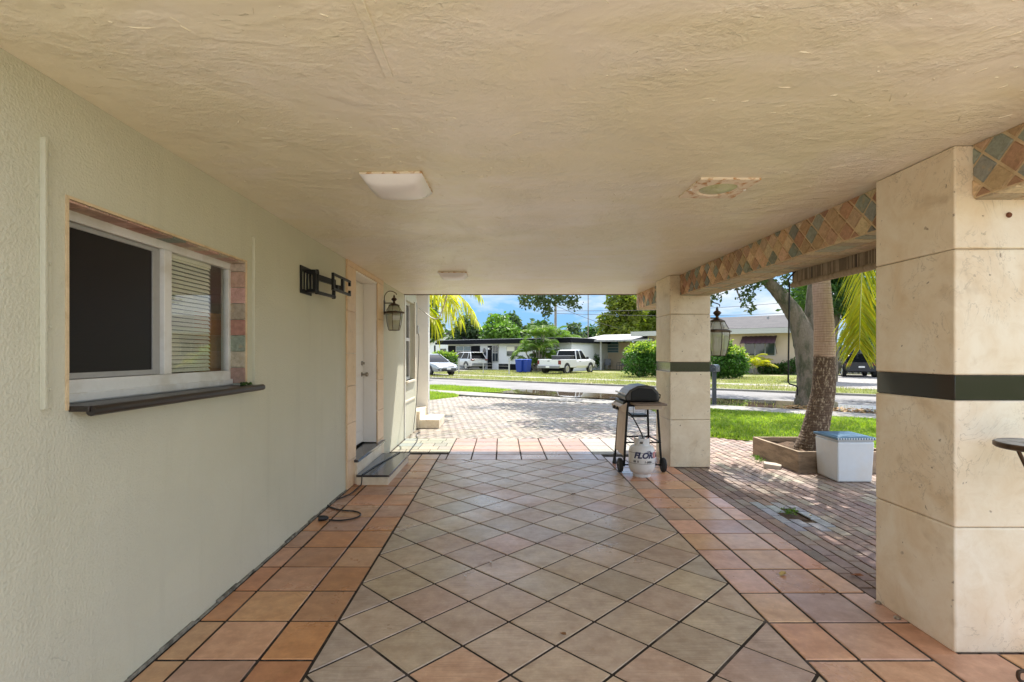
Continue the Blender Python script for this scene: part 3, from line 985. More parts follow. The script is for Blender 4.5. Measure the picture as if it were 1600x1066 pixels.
b.box(-1.512, -1.49, 4.52, 5.04, 2.155, 2.175).box(-1.512, -1.49, 4.52, 5.04, 2.022, 2.044).box(-1.512, -1.49, 4.52, 4.545, 2.044, 2.155).box(-1.512, -1.49, 5.01, 5.04, 2.12, 2.155).box(-1.512, -1.49, 5.01, 5.04, 2.044, 2.075).box(-1.512, -1.49, 4.78, 4.83, 2.044, 2.155)
b.build('screen_plate', MT['black_metal'], tv, bevel=.002)


# --- coach lanterns; local x points away from the wall
def lantern(loc, rz, label, s=1.0, d=.15):
    t = thing('coach_lantern', label, 'lantern', loc, rz, 'coach lanterns on the carport')
    K = dict(world=False)
    n = 6
    ri, rb, rt = .118 * s, .078 * s, .068 * s

    def ring(r, z):
        return [Vector((d + r * math.cos(2 * PI * (k + .5) / n), r * math.sin(2 * PI * (k + .5) / n), z)) for k in range(n)]
    zb, zm, z1, z2 = -.25 * s, 0.0, .012 * s, .10 * s
    b = MB().box(0, .02, -.03 * s, .03 * s, -.03 * s, .17 * s).box(.02, d - .02, -.006, .006, .125 * s, .14 * s)
    b.build('wall_plate', MT['bronze'], t, bevel=.004, **K)
    arm = [Vector((.012, 0, .17 * s)), Vector((.02, 0, .24 * s)), Vector((.06, 0, .29 * s)), Vector((.11, 0, .30 * s)), Vector((d + .02, 0, .275 * s)), Vector((d + .035, 0, .25 * s))]
    MB().tube(curve_pts(arm, 5), .0055 * s, 7).build('scroll_arm', MT['bronze'], t, smooth=True, **K)
    f = MB()
    lo, mi, up, tp = ring(rb, zb), ring(ri, zm), ring(ri * .93, z1 + .01), ring(rt, z2)
    bow = [ring(ri * 1.0, zm - .05 * s), ring(ri * .94, zm - .11 * s), ring(ri * .84, zm - .18 * s)]
    for k in range(n):
        f.tube([mi[k], bow[0][k], bow[1][k], bow[2][k], lo[k]], .0042 * s, 6)
        f.tube([up[k], tp[k]], .0042 * s, 6)
        f.tube([lo[k], lo[(k + 1) % n]], .004 * s, 6)
    f.lathe([(.09 * s, -.012 * s), (.148 * s, -.012 * s), (.150 * s, .002 * s), (.118 * s, .016 * s), (.09 * s, .016 * s)], (d, 0, 0), 6)
    f.lathe([(.078 * s, z2 - .004), (.078 * s, z2 + .004), (.05 * s, z2 + .018 * s), (.02 * s, z2 + .03 * s), (.013 * s, z2 + .055 * s)], (d, 0, 0), 12)
    f.build('cage', MT['bronze'], t, **K)
    gl = MB()
    seq = [mi] + bow + [lo]
    for a, b2 in zip(seq, seq[1:]):
        for k in range(n):
            gl.add([a[k] , a[(k + 1) % n], b2[(k + 1) % n], b2[k]], [(0, 1, 2, 3)])
    for k in range(n):
        gl.add([up[k], up[(k + 1) % n], tp[(k + 1) % n], tp[k]], [(0, 1, 2, 3)])
    gl.build('glass', MT['lamp_glass'], t, **K)
    MB().lathe([(.013 * s, z2 + .05 * s), (.03 * s, z2 + .07 * s), (.042 * s, z2 + .085 * s), (.03 * s, z2 + .10 * s), (.012 * s, z2 + .113 * s), (.014 * s, z2 + .125 * s), (.004 * s, z2 + .15 * s)], (d, 0, 0), 14).build('finial', MT['bronze'], t, smooth=True, **K)
    for k in range(3):
        a = 2 * PI * k / 3
        c = MB().lathe([(.011 * s, -.2 * s), (.011 * s, -.11 * s), (.009 * s, -.10 * s), (.013 * s, -.08 * s), (.004 * s, -.035 * s)], (d + .03 * s * math.cos(a), .03 * s * math.sin(a), 0), 9)
        c.build('candle_bulb', MT['opal'], t, smooth=True, **K)
    return t


lantern((WX, 7.16, 2.035), 0, 'bronze glass coach lantern on the sage wall just past the white door')
lantern((2.68, 6.86, 1.76), 0, 'larger bronze glass coach lantern on the outer side of the far stone pillar', 1.32, .22)

# ------------------------------------------------------------------ roof, beams, pillars
roof = thing('carport_roof', 'flat carport roof with trowelled beige painted ceiling', 'roof', (0, 4.4, ZC))
YB, YE, XR = 1.20, 8.65, 3.15
MB().box(WX + .001, XR, YB, YE, ZC, ZC + .03).build('ceiling', MT['ceiling'], roof)
MB().box(WX + .001, XR, YB, YE, ZC + .031, 2.84).build('deck', MT['roof_gravel'], roof)
MB().box(WX + .001, XR + .02, YE, YE + .02, ZC - .012, 2.86).box(XR, XR + .02, YB, YE, ZC - .012, 2.86).build('fascia', MT['fascia'], roof)
# loose trowel strokes left in the plaster
stk = MB()
for i in range(560):
    if i % 9 == 0:
        cx_, cy_ = random.uniform(WX + .2, 2.2), 1.3 + 6.9 * random.random() ** 1.5
        ca_ = random.choice([random.gauss(.05, .25), random.gauss(2.6, .3), random.gauss(1.2, .4)])
    x, y = cx_ + random.gauss(0, .22), cy_ + random.gauss(0, .14)
    if not (WX + .05 < x < 2.2 and YB + .05 < y < YE - .05):
        continue
    a = ca_ + random.gauss(0, .35)
    L = random.choice([.012, .015, .02, .03, .045, .08]) * random.uniform(.7, 1.3)
    k = random.uniform(-3, 3)
    pts, n_ = [], 6
    p = Vector((x, y, ZC + .0004))
    for j in range(n_):
        pts.append(p.copy())
        p = p + Vector((math.cos(a + k * L * j / n_ * 3), math.sin(a + k * L * j / n_ * 3), 0)) * (L / n_)
    w_ = random.uniform(.0012, .0032)
    stk.tube(pts, [w_ * q for q in (.3, 1, 1.2, .8, 1.0, .25)], 6)
stk.build('plaster_ridges', MT['ridge_paint'], roof, smooth=True, angle=80)['kind'] = 'stuff'
MB().box(-.428, -.395, YB, 1.86, ZC - .006, ZC).build('seam_strip', MT['ceiling'], roof, bevel=.004)

slc = [(.56, .37, .22), (.42, .245, .15), (.70, .52, .32), (.30, .33, .27), (.64, .45, .27), (.48, .29, .185), (.28, .31, .27), (.74, .57, .37)]


def beam(label, y0, y1):
    x0, x1, z0, z1 = 2.292, 2.66, 2.205, ZC
    t = thing('tiled_beam', label, 'beam', (x0, y0, z0), 0, 'tiled beams along the open side')
    MB().box(x0, x1, y0, y1, z0, z1 - .0005).build('core', MT['slate_grout'], t)
    d = .0765
    m = MB()
    i = 0
    for j in range(-1, 6):
        for k in range(-2, int((y1 - y0) / (2 * d)) + 3):
            cy = y0 + k * 2 * d + (d if j % 2 else 0)
            cz = z0 + .052 + (j - 1) * d
            s = d - .009
            poly = clip([(cy, cz - s), (cy + s, cz), (cy, cz + s), (cy - s, cz)], y0 + .002, y1 - .002, z0 + .006, z1 - .004)
            if len(poly) >= 3 and area(poly) > 2e-4:
                m.col = jit(random.choice(slc), .18, .06)
                m.tile(poly, lambda a, b, h: (x0 - h, a, b), random.uniform(.005, .011), .004)
    m.build('diamond_tiles', MT['slate'], t)
    m = MB()
    yy = y0 + .004
    while yy < y1 - .02:
        for xa, xb in ((x0 + .004, x0 + .178), (x0 + .19, x1 - .004)):
            m.col = jit(random.choice([(.62, .52, .36), (.56, .45, .29), (.50, .42, .29), (.60, .46, .30), (.42, .42, .32)]), .1)
            m.tile([(xa, yy), (xb, yy), (xb, min(yy + .095, y1 - .003)), (xa, min(yy + .095, y1 - .003))], lambda a, b, h: (a, b, z0 - h), .007, .004)
        yy += .107
    m.build('soffit_tiles', MT['slate'], t)
    m = MB()
    for k in range(int((y1 - y0) / .15)):
        m.col = jit(random.choice(slc), .15)
        m.tile([(y0 + .004 + k * .15, z0 + .006), (y0 + .146 + k * .15, z0 + .006), (y0 + .146 + k * .15, z1 - .005), (y0 + .004 + k * .15, z1 - .005)], lambda a, b, h: (x1 + h, a, b), .008, .004)
    m.build('outer_tiles', MT['slate'], t)


def pillar(label, x0, x1, y0, y1, mat):
    t = thing('stone_pillar', label, 'pillar', ((x0 + x1) / 2, (y0 + y1) / 2, 0), 0, 'stone clad carport pillars')
    MB().box(x0 + .012, x1 - .012, y0 + .012, y1 - .012, 0, ZC - .0005).build('core', MT['sand'], t)
    m = MB()
    for a, b in ((-.004, .606), (.606, 1.225), (1.347, 1.962), (1.962, ZC - .001)):
        m.box(x0, x1, y0, y1, a + .0012, b - .0012)
    m.build('cladding', mat, t, bevel=.009, segs=3)
    MB().box(x0 + .005, x1 - .005, y0 + .005, y1 - .005, 1.226, 1.346).build('granite_band', MT['granite'], t, bevel=.002)
    return t


pil = pillar('near stone clad pillar with black granite band, the larger one at the photo edge', 2.20, 2.75, 2.474, 3.0, MT['travertine'])
pillar('far pitted stone pillar with black band standing behind the gas grill', 2.16, 2.68, 6.54, 7.13, MT['travertine_pale'])
MB().lathe([(.012, 0), (.014, -.004), (.010, -.010)], (2.46, 2.474, 2.125), 10, 'y').build('anchor_bolt', pbr('rusty_bolt', (.16, .06, .03), .9), pil, smooth=True)
beam('diamond tiled beam running from the near pillar back over the plant stand', YB, 2.474)
beam('long diamond tiled beam spanning between the two stone pillars', 3.0, 6.54)
beam('short diamond tiled beam stub beyond the far pillar at the roof edge', 7.13, 8.64)
for px, py, l in ((1372, 943, 'small round grey metal cap lying nearest the pillar foot corner'), (1402, 967, 'small round grey metal cap lying beside the pillar, closer to the camera')):
    g = G(px, py)
    MB().lathe([(.016, 0), (.017, .006), (.012, .012), (.004, .014)], tuple(g), 12).build('metal_cap', MT['steel'], label=l, cat='cap', group='metal caps at the pillar foot', smooth=True)

# --- reed blind rolled up under the long beam, with its crank wand
rb = thing('reed_blind', 'brown woven reed shade half rolled under the beam between the pillars', 'blind', (2.69, 3.9, 2.06))
m = MB()
n = 116
for i in range(n):
    y = 3.02 + (4.70 - 3.02) * (i + .5) / n
    m.cur = 1 if random.random() < .3 or i % 5 == 0 else 0
    m.box(2.680, 2.690 + random.uniform(0, .003), y - .0058, y + .0058, 2.075, 2.215)
m.build('reed_panel', [MT['reed'], MT['reed_dark']], rb)
MB().lathe([(.022, 3.02), (.026, 3.03), (.026, 4.69), (.022, 4.71)], (2.688, 0, 2.085), 14, 'y').build('bottom_roll', MT['reed'], rb, smooth=True)
for y in (3.3, 3.85, 4.4):
    MB().box(2.6765, 2.6795, y - .006, y + .006, 2.07, 2.213).build('binding_tape', MT['ledge_wood'], rb)
m = MB()
m.tube([(2.66, 4.62, 2.20), (2.672, 4.745, 2.155), (2.673, 4.75, 2.12)], .007, 7)
q = [P(1233.5, 441, 4.76), P(1231.6, 597, 4.76), P(1233.5, 600, 4.76), P(1244.5, 603.2, 4.76), P(1246, 606, 4.76), P(1246, 618, 4.76)]
m.tube(q, .0075, 8)
m.build('crank_wand', MT['black_metal'], rb, smooth=True)

# --- ceiling lights
def dome_light(cx, cy, rz, label, drop=.082, a=.178):
    t = thing('ceiling_light', label, 'ceiling light', (cx, cy, ZC), rz, 'ceiling lights of the carport')
    MB().box(-a, a, -a, a, -.014, 0).build('base_plate', MT['rusty_trim'], t, world=False, bevel=.006)
    m = MB()
    rows = 14
    grid = []
    for j in range(rows + 1):
        for i in range(rows + 1):
            u, v = 2 * i / rows - 1, 2 * j / rows - 1
            h = (1 - abs(u) ** 3.2) * (1 - abs(v) ** 3.2)
            rx = a * .985
            grid.append((u * rx * (1 - .03 * h), v * rx * (1 - .03 * h), -.0145 - (drop - .014) * max(0, h) ** .45))
    m.add(grid, [(j * (rows + 1) + i, j * (rows + 1) + i + 1, (j + 1) * (rows + 1) + i + 1, (j + 1) * (rows + 1) + i) for j in range(rows) for i in range(rows)])
    m.build('diffuser', MT['opal'], t, world=False, smooth=True, angle=60)


dome_light(-.613, 3.005, R(-2), 'square white dome ceiling light with rusty edge, the nearer and larger one')
dome_light(-.612, 6.45, 0, 'square white dome ceiling light farther off near the roof edge', .075)
t = thing('recessed_light', 'square recessed ceiling light with peeling rusty trim and greenish lens', 'ceiling light', (1.317, 3.107, ZC), R(1))
m = MB()
a, r_, n = .175, .118, 32
for k in range(n):
    a0, a1 = 2 * PI * k / n, 2 * PI * (k + 1) / n

    def sq(an):
        c, s = math.cos(an), math.sin(an)
        f = a / max(abs(c), abs(s))
        return (c * f, s * f)
    (x0, y0_), (x1, y1_) = sq(a0), sq(a1)
    c0, s0, c1, s1 = math.cos(a0), math.sin(a0), math.cos(a1), math.sin(a1)
    m.add([(x0, y0_, 0), (x1, y1_, 0), (x1, y1_, -.012), (x0, y0_, -.012), (r_ * c0, r_ * s0, -.016), (r_ * c1, r_ * s1, -.016), (r_ * .9 * c0, r_ * .9 * s0, -.004), (r_ * .9 * c1, r_ * .9 * s1, -.004)],
          [(0, 1, 2, 3), (3, 2, 5, 4), (4, 5, 7, 6)])
m.build('trim', MT['rusty_trim'], t, world=False)
MB().lathe([(.11, -.003), (.108, -.008), (.07, -.020), (.03, -.025), (.002, -.026)], (0, 0, 0), 28).build('lens', MT['lens_green'], t, world=False, smooth=True)
for x in (-.165, .165):
    MB().lathe([(.010, -.012), (.010, -.018), (.004, -.02)], (x, 0, 0), 8).build('screw', MT['white'], t, world=False)

# --- white cable drooping past the end of the wall
MB().tube(curve_pts([P(700, 452, 8.8), P(696, 470, 8.8), P(689, 490, 8.9), P(683, 498, 9.0), P(675, 497, 9.2), P(667, 491, 9.5), P(654, 481, 10.0)], 6), .011, 7).build('loose_cable', MT['white_cable'], label='loose white cable drooping from the roof edge in front of the palm fronds', cat='cable', smooth=True)

# ================================================================== floor and paving
MB().box(WX - .2, 2.215, -1.5, 8.78, -.07, -.0045).box(2.215, 2.80, -1.5, 2.46, -.07, -.0045).build('floor', MT['grout'], kind='structure')
floor = bpy.data.objects['floor']
flat = lambda a, b, h: (a, b, h - .005)
tc = [(.56, .265, .105), (.58, .30, .14), (.50, .25, .125), (.45, .265, .175), (.60, .345, .18), (.53, .29, .16), (.50, .23, .10)]
ter = MB()


def ter_tile(x0, x1, y0, y1, g=.0078, cols=tc):
    ter.col = jit(random.choice(cols), .12, .05)
    gx = g + random.uniform(-.002, .002)
    if x1 - x0 > .03 and y1 - y0 > .03:
        ter.tile([(x0 + gx, y0 + g), (x1 - gx, y0 + g), (x1 - gx, y1 - g), (x0 + gx, y1 - g)], flat, .005 + random.uniform(-.0008, .0008), .005)


for k in range(-11, 15):
    ya, yb = 2.417 + .3535 * (k - 1), 2.417 + .3535 * k
    if ya > 7.4:
        continue
    yb = min(yb, 7.50)
    for x0, x1 in ((-1.647, -1.50), (-1.50, -1.155), (-1.155, -.89)):
        if ya > 5.3 and x1 < -1.2:                 # the step and surround stand here
            if ya > 6.9:
                pass
        ter_tile(x0, x1, max(ya, -1.5), yb)
tr_ = [(.60, .34, .20), (.57, .29, .16), (.52, .31, .22), (.64, .35, .175), (.44, .275, .20), (.62, .37, .235)]
for k in range(-11, 15):
    ya, yb = 2.413 + .3416 * (k - 1), 2.413 + .3416 * k
    if ya > 7.0:
        continue
    for x0, x1 in ((1.44, 1.698), (1.698, 2.048), (2.048, 2.215)):
        if ya < 2.4 and x0 > 2.0:
            x1 = 2.40
        ter_tile(x0, x1, max(ya, -1.5), min(yb, 7.37) + (.058 if x1 > 2.3 and yb > 2.3 else 0), cols=tr_)
    if ya < 2.4:
        ter_tile(2.40, 2.75, max(ya, -1.5), yb + (.058 if yb > 2.3 else 0), cols=tr_)
fr = [(.36, .205, .13), (.34, .20, .135), (.385, .235, .155)]
rows = [6.995, 7.375, 7.71, 8.06, 8.41, 8.77]
for a, b in zip(rows, rows[1:]):
    for i in range(-1 if a < 7.3 else 0, 6 if a > 7.3 else 7):
        x0 = -.775 + .35 * i
        if a < 7.3 and i == -1:
            x0 = -.89
            ter_tile(x0, -.775, a, b, cols=fr)
            continue
        if a < 7.3 and i == 6:
            ter_tile(1.325, 1.44, a, b, cols=fr)
            continue
        ter_tile(x0, x0 + .35, a, b, cols=fr)
ter.build('terracotta_tiles', MT['terracotta'], floor)
tp = MB()
dx, dy, gg = .464 / 2, .4575 / 2, .0098
tcol = [(.49, .375, .26), (.50, .39, .275), (.46, .35, .245), (.455, .375, .285), (.52, .40, .27), (.49, .345, .25)]
for j in range(-18, 24):
    for i in range(-1, 12):
        if (i + j) % 2 == 0:
            continue
        cx, cy = -.89 + dx * i, 2.7645 + dy * j
        poly = clip([(cx - dx + gg, cy), (cx, cy - dy + gg), (cx + dx - gg, cy), (cx, cy + dy - gg)], -.89 + .009, 1.44 - .009, -1.49, 6.985)
        if len(poly) >= 3 and area(poly) > 3e-4:
            c = random.choice(tcol)
            if random.random() < .02 or (abs(cx + .1) < .3 and abs(cy - 2.30) < .12):
                c = (.55, .34, .21)
            tp.col = jit(c, .07, .03)
            tp.tile(poly, flat, .005 + random.uniform(-.0006, .0006), .004)
tp.build('taupe_tiles', MT['taupe_tile'], floor)
sl = MB()
scol = [(.30, .29, .23), (.23, .265, .235), (.35, .32, .25), (.27, .265, .21), (.20, .24, .225)]
rr = [7.50, 7.75, 8.02, 8.30, 8.53, 8.77]
for a, b in zip(rr, rr[1:]):
    x = WX + .02
    while x < -.78:
        wd = random.choice([.2, .3, .36])
        x1 = min(x + wd, -.78)
        if -.78 - x1 < .08:
            x1 = -.78
        sl.col = jit(random.choice(scol), .1)
        sl.tile([(x + .004, a + .004), (x1 - .004, a + .004), (x1 - .004, b - .004), (x + .004, b - .004)], flat, .005, .006)
        x = x1
rr = [7.375, 7.71, 8.06, 8.41, 8.77]
for a, b in zip(rr, rr[1:]):
    x = 1.327
    while x < 2.2:
        x1 = min(x + .35, 2.21)
        sl.col = jit(random.choice([(.34, .32, .285), (.31, .295, .265), (.37, .345, .30)]), .08)
        sl.tile([(x + .006, a + .006), (x1 - .006, a + .006), (x1 - .006, b - .006), (x + .006, b - .006)], flat, .005, .006)
        x = x1
sl.build('slate_pieces', MT['slate'], floor)


def bricks(poly, L, W, ang, origin_, cols, z, skip=None, near=None, gap=.005, hz=.012):
    """running-bond pavers over a polygon"""
    m = MB()
    ca, sa = math.cos(ang), math.sin(ang)
    ox, oy = origin_
    loc = [((x - ox) * ca + (y - oy) * sa, -(x - ox) * sa + (y - oy) * ca) for x, y in poly]
    a0, a1 = min(p[0] for p in loc), max(p[0] for p in loc)
    b0, b1 = min(p[1] for p in loc), max(p[1] for p in loc)
    for j in range(int(math.floor(b0 / W)), int(math.ceil(b1 / W))):
        sh_ = (L / 2) if j % 2 else 0
        for i in range(int(math.floor(a0 / L)) - 1, int(math.ceil(a1 / L)) + 1):
            ca_, cb_ = i * L + sh_ + L / 2, j * W + W / 2
            X, Y = ox + ca_ * ca - cb_ * sa, oy + ca_ * sa + cb_ * ca
            if not inside(X, Y, poly) or (skip and skip(X, Y)):
                continue
            m.col = jit((.33, .335, .35) if near and abs(X - near[0]) < .22 and abs(Y - near[1]) < .36 else random.choice(cols), .16, .05)
            dz = random.uniform(-.002, .002)
            tx, ty = random.uniform(-.012, .012), random.uniform(-.012, .012)

            def fn(a, b, h, ca_=ca_, cb_=cb_):
                return (ox + a * ca - b * sa, oy + a * sa + b * ca, z + h - hz + dz + ((a - ca_) * tx + (b - cb_) * ty if h > 0 else 0))
            m.tile([(ca_ - L / 2 + gap, cb_ - W / 2 + gap), (ca_ + L / 2 - gap, cb_ - W / 2 + gap), (ca_ + L / 2 - gap, cb_ + W / 2 - gap), (ca_ - L / 2 + gap, cb_ + W / 2 - gap)], fn, hz, .005)
    return m


patio = [(2.225, 2.0), (7.4, 2.0), (7.4, 6.0), UV(-1.0, 9.35)[:2], UV(-3.7, 9.35)[:2], (3.37, 9.1), (2.225, 9.1)]
patio = [tuple(p) for p in patio]
pit_c = G(1232, 802)
pc = [(.27, .185, .145), (.25, .17, .135), (.295, .205, .16), (.265, .19, .16), (.225, .155, .125), (.27, .185, .145), (.255, .18, .145), (.285, .20, .155), (.32, .27, .21)]
inpit = lambda X, Y: abs(X - pit_c.x) < .11 and abs(Y - pit_c.y) < .17
MB().prism(patio, lambda a, b, h: (a, b, h), -.09, -.022).build('patio_bed', MT['sand'], kind='structure')
pm = bricks(patio, .205, .102, R(90), (2.225, 0), pc, -.008, skip=inpit, near=(pit_c.x, pit_c.y))
pm.build('patio', MT['paver'], kind='structure')
drive = [(-2.6, 8.78), (2.225, 8.78), (2.225, 9.1), (3.37, 9.1), (4.55, 13.9 / .8 - .75 * 4.55)]
drive += [(-1.46, 13.9 / .8 + .75 * 1.46 - .85), (-1.46, 17.4), (-2.31, 16.1), (-2.6, 12)]
dc = [(.31, .275, .23), (.28, .25, .215), (.335, .295, .25), (.265, .235, .205), (.31, .265, .22)]
hskip = lambda X, Y: X < -1.6 and Y < 11.1
MB().prism(drive, lambda a, b, h: (a, b, h), -.085, -.02).build('driveway_bed', MT['sand'], kind='structure')
dm = bricks(drive, .2, .1, math.atan2(.8, .6), (0, 9), dc, -.006, skip=hskip)
dm.build('driveway', MT['paver'], kind='structure')
# ================================================================== things on the patio
# --- planter box and the palm in it
pb = thing('planter_box', 'low square planter of weathered boards round the ringed palm trunk', 'planter', (4.2, 6.82, -.01))
X0, X1, Y0, Y1, H = 3.645, 4.78, 6.26, 7.40, .25
for a in ((X0, X0 + .04, Y0, Y1), (X1 - .04, X1, Y0, Y1), (X0 + .04, X1 - .04, Y0 + .001, Y0 + .04), (X0 + .04, X1 - .04, Y1 - .04, Y1 - .001)):
    MB().box(*a, -.01, H).build('board', MT['pine'], pb, bevel=.004)
so = MB()
n = 16
gr = [(X0 + .04 + (X1 - X0 - .08) * i / n, Y0 + .04 + (Y1 - Y0 - .08) * j / n, .17 + .03 * math.sin(i * 1.3) * math.cos(j * 1.7) + random.uniform(0, .015)) for j in range(n + 1) for i in range(n + 1)]
so.add(gr, [(j * (n + 1) + i, j * (n + 1) + i + 1, (j + 1) * (n + 1) + i + 1, (j + 1) * (n + 1) + i) for j in range(n) for i in range(n)])
so.build('soil', MT['soil'], pb, smooth=True)
YP = 6.8
palm = thing('palm_tree', 'coconut palm with ringed two tone trunk growing out of the planter box', 'palm tree', (P(1266, 705, YP).x, YP, .15))
ctr = [P(1264, 712, YP), P(1267, 698, YP), P(1272, 680, YP), P(1278.5, 650, YP), P(1286.5, 610, YP), P(1288.5, 560, YP), P(1287, 500, YP), P(1283.6, 450, YP), P(1280, 390, YP), P(1276, 320, YP), P(1274, 265, YP)]
path = curve_pts(ctr, 8)
rad_c = [.205, .19, .165, .150, .140, .130, .117, .108, .104, .10, .11]
rads = [rad_c[min(i // 8, 9)] + (rad_c[min(i // 8 + 1, 10)] - rad_c[min(i // 8, 10)]) * (i % 8) / 8 for i in range(len(path))]
rads = [r * (1 + .018 * math.sin(i * 2.4)) for i, r in enumerate(rads)]
tk = MB().tube(path, rads, 18).build('trunk', MT['palm_bark'], palm, smooth=True, angle=80)
top = path[-1]
for i in range(17):
    az = 2 * PI * i / 17 + random.uniform(-.2, .2)
    add_frond(palm, top + Vector((0, 0, .05)), az, random.uniform(.75, 1.25), random.uniform(1.0, 1.35), random.uniform(1.9, 2.5), .6, MT['frond_green'], per=5, width=.036, sag=.5, r=.022)
hang = curve_pts([top, top + Vector((.05, -.25, .25)), P(1350, 300, 6.35) + Vector((0, 0, .15)), P(1349, 360, 6.25), P(1346, 440, 6.2), P(1344, 500, 6.15), P(1343, 545, 6.1)], 5)
add_frond(palm, None, 0, 0, 0, 0, .66, MT['frond_yellow'], per=7, width=.036, sag=.55, path=hang, r=.02, forward=.85)
hang = curve_pts([top, top + Vector((.25, -.1, .3)), P(1392, 310, 6.3), P(1400, 380, 6.3), P(1398, 450, 6.3), P(1392, 510, 6.25)], 5)
add_frond(palm, None, 0, 0, 0, 0, .6, MT['frond_yellow'], per=6, width=.034, sag=.6, path=hang, r=.02, forward=.85)

# --- storage bin
bn = thing('storage_bin', 'cloudy white plastic storage bin with blue lid beside the planter', 'storage bin', (4.02, 6.0, -.008))
bo = [(3.812, 5.785), (4.208, 5.785), (4.238, 6.215), (3.845, 6.215)]
tp_ = [(3.80, 5.765), (4.225, 5.765), (4.255, 6.235), (3.83, 6.235)]


def lerp2(a, b, t):
    return (a[0] + (b[0] - a[0]) * t, a[1] + (b[1] - a[1]) * t)


m = MB()
m.hexa([(*p, -.006) for p in bo] + [(*lerp2(p, q, .94), .455) for p, q in zip(bo, tp_)])
m.hexa([(*lerp2(p, q, 1.0), .456) for p, q in zip(bo, tp_)] + [(*lerp2(p, q, 1.02), .492) for p, q in zip(bo, tp_)])
m.build('tub', MT['bin_plastic'], bn, bevel=.018, segs=3)
cxy = (4.03, 6.0)
m = MB()
e = [lerp2(cxy, q, 1.06) for q in tp_]
m.hexa([(*p, .478) for p in e] + [(*p, .505) for p in e])
m.hexa([(*lerp2(cxy, q, .9), .5055) for q in tp_] + [(*lerp2(cxy, q, .86), .512) for q in tp_])
m.build('lid', MT['lid_blue'], bn, bevel=.006)
m = MB()
for k in range(15):
    p = lerp2(e[0], e[1], (k + .5) / 15)
    m.box(p[0] - .007, p[0] + .007, p[1] - .004, p[1] + .002, .482, .502)
m.build('lid_ribs', MT['bin_plastic'], bn)

# --- gas grill
gr_ = thing('gas_grill', 'black gas grill on a wheeled cart with steel front panel, beside the far pillar', 'grill', (1.72, 6.5, 0))
hp = [(1.535, .868), (1.525, .925), (1.585, 1.005), (1.68, 1.055), (1.80, 1.066), (1.885, 1.045), (1.945, .97), (1.955, .868)]
xz = lambda a, b, h: (a, h, b)
hood = MB().prism(hp, xz, 6.30, 6.74).build('hood', MT['grill_hood'], gr_, bevel=.014, segs=3, angle=18)
m = MB()
m.prism([(1.60, .885), (1.60, .985), (1.69, 1.032), (1.86, 1.02), (1.915, .96), (1.92, .885)], xz, 6.289, 6.30)
m.build('end_cap', MT['black_metal'], hood, bevel=.006)
MB().tube([(1.535, 6.34, .95), (1.50, 6.34, .965), (1.50, 6.70, .965), (1.535, 6.70, .95)], .009, 8).build('handle', MT['steel'], hood, smooth=True)
MB().tube([(1.955, 6.40, .88), (1.985, 6.40, .90), (1.99, 6.40, .94), (1.96, 6.40, .955)], .008, 8).build('hinge', MT['black_metal'], hood, smooth=True)
MB().box(1.50, 1.965, 6.285, 6.755, .80, .862).build('firebox', MT['black_metal'], gr_, bevel=.008)
m = MB().hexa([(1.475, 6.27, .735), (1.53, 6.27, .725), (1.53, 6.77, .725), (1.475, 6.77, .735), (1.455, 6.27, .80), (1.545, 6.27, .855), (1.545, 6.77, .855), (1.455, 6.77, .80)])
cpn = m.build('control_panel', MT['grill_panel'], gr_, bevel=.006)
for y in (6.40, 6.57):
    MB().lathe([(.028, 0), (.028, -.012), (.02, -.016), (.018, -.035)], (1.466, y, .772), 14, 'x').build('knob', MT['black_plastic'], cpn, smooth=True)
sh_ = MB().box(1.58, 1.97, 6.05, 6.28, .835, .858).build('side_shelf', MT['shelf_wood'], gr_, bevel=.006)
MB().box(1.60, 1.93, 6.11, 6.135, .785, .834).build('shelf_lip', MT['grill_panel'], sh_, bevel=.004)
MB().box(1.47, 1.93, 6.76, 7.0, .842, .862).build('side_shelf', MT['shelf_wood'], gr_, bevel=.006)
for nm, p0, p1 in (('leg', (1.555, 6.30, .80), (1.503, 6.27, .07)), ('leg', (1.925, 6.30, .80), (1.965, 6.27, .07)), ('leg', (1.555, 6.73, .80), (1.50, 6.77, .03)), ('leg', (1.925, 6.73, .80), (1.96, 6.77, .03))):
    l = MB().tube([p0, p1], .0145, 8).build(nm, MT['black_metal'], gr_, smooth=True)
    if p1[2] < .05:
        MB().lathe([(.034, 0), (.030, .02), (.02, .07), (.0165, .13)], (p1[0], p1[1], 0), 10).build('foot', MT['black_plastic'], l, smooth=True)
m = MB().tube([(1.51, 6.29, .36), (1.96, 6.29, .36)], .010, 6).tube([(1.51, 6.75, .36), (1.96, 6.75, .36)], .012, 6).tube([(1.96, 6.29, .36), (1.96, 6.75, .36)], .010, 6).tube([(1.45, 6.265, .09), (1.99, 6.265, .09)], .009, 8)
for i in range(5):
    m.tube([(1.60 + i * .07, 6.29, .36), (1.60 + i * .07, 6.75, .36)], .004, 5)
m.build('cart_frame', MT['black_metal'], gr_)
MB().hexa([(1.507, 6.29, .19), (1.513, 6.29, .19), (1.513, 6.75, .19), (1.507, 6.75, .19), (1.538, 6.29, .725), (1.546, 6.29, .725), (1.546, 6.75, .725), (1.538, 6.75, .725)]).build('front_panel', MT['grill_panel'], gr_, bevel=.002)
for x in (1.456, 1.985):
    wh = MB().lathe([(.05, -.022), (.08, -.022), (.088, -.012), (.088, .012), (.08, .022), (.05, .022)], (x, 6.265, .088), 24, 'x').build('wheel', MT['rubber'], gr_, smooth=True)
    MB().lathe([(.048, -.018), (.02, -.024), (.012, -.026), (.012, .026), (.02, .024), (.048, .018)], (x, 6.265, .088), 16, 'x').build('hub', MT['black_plastic'], wh, smooth=True)
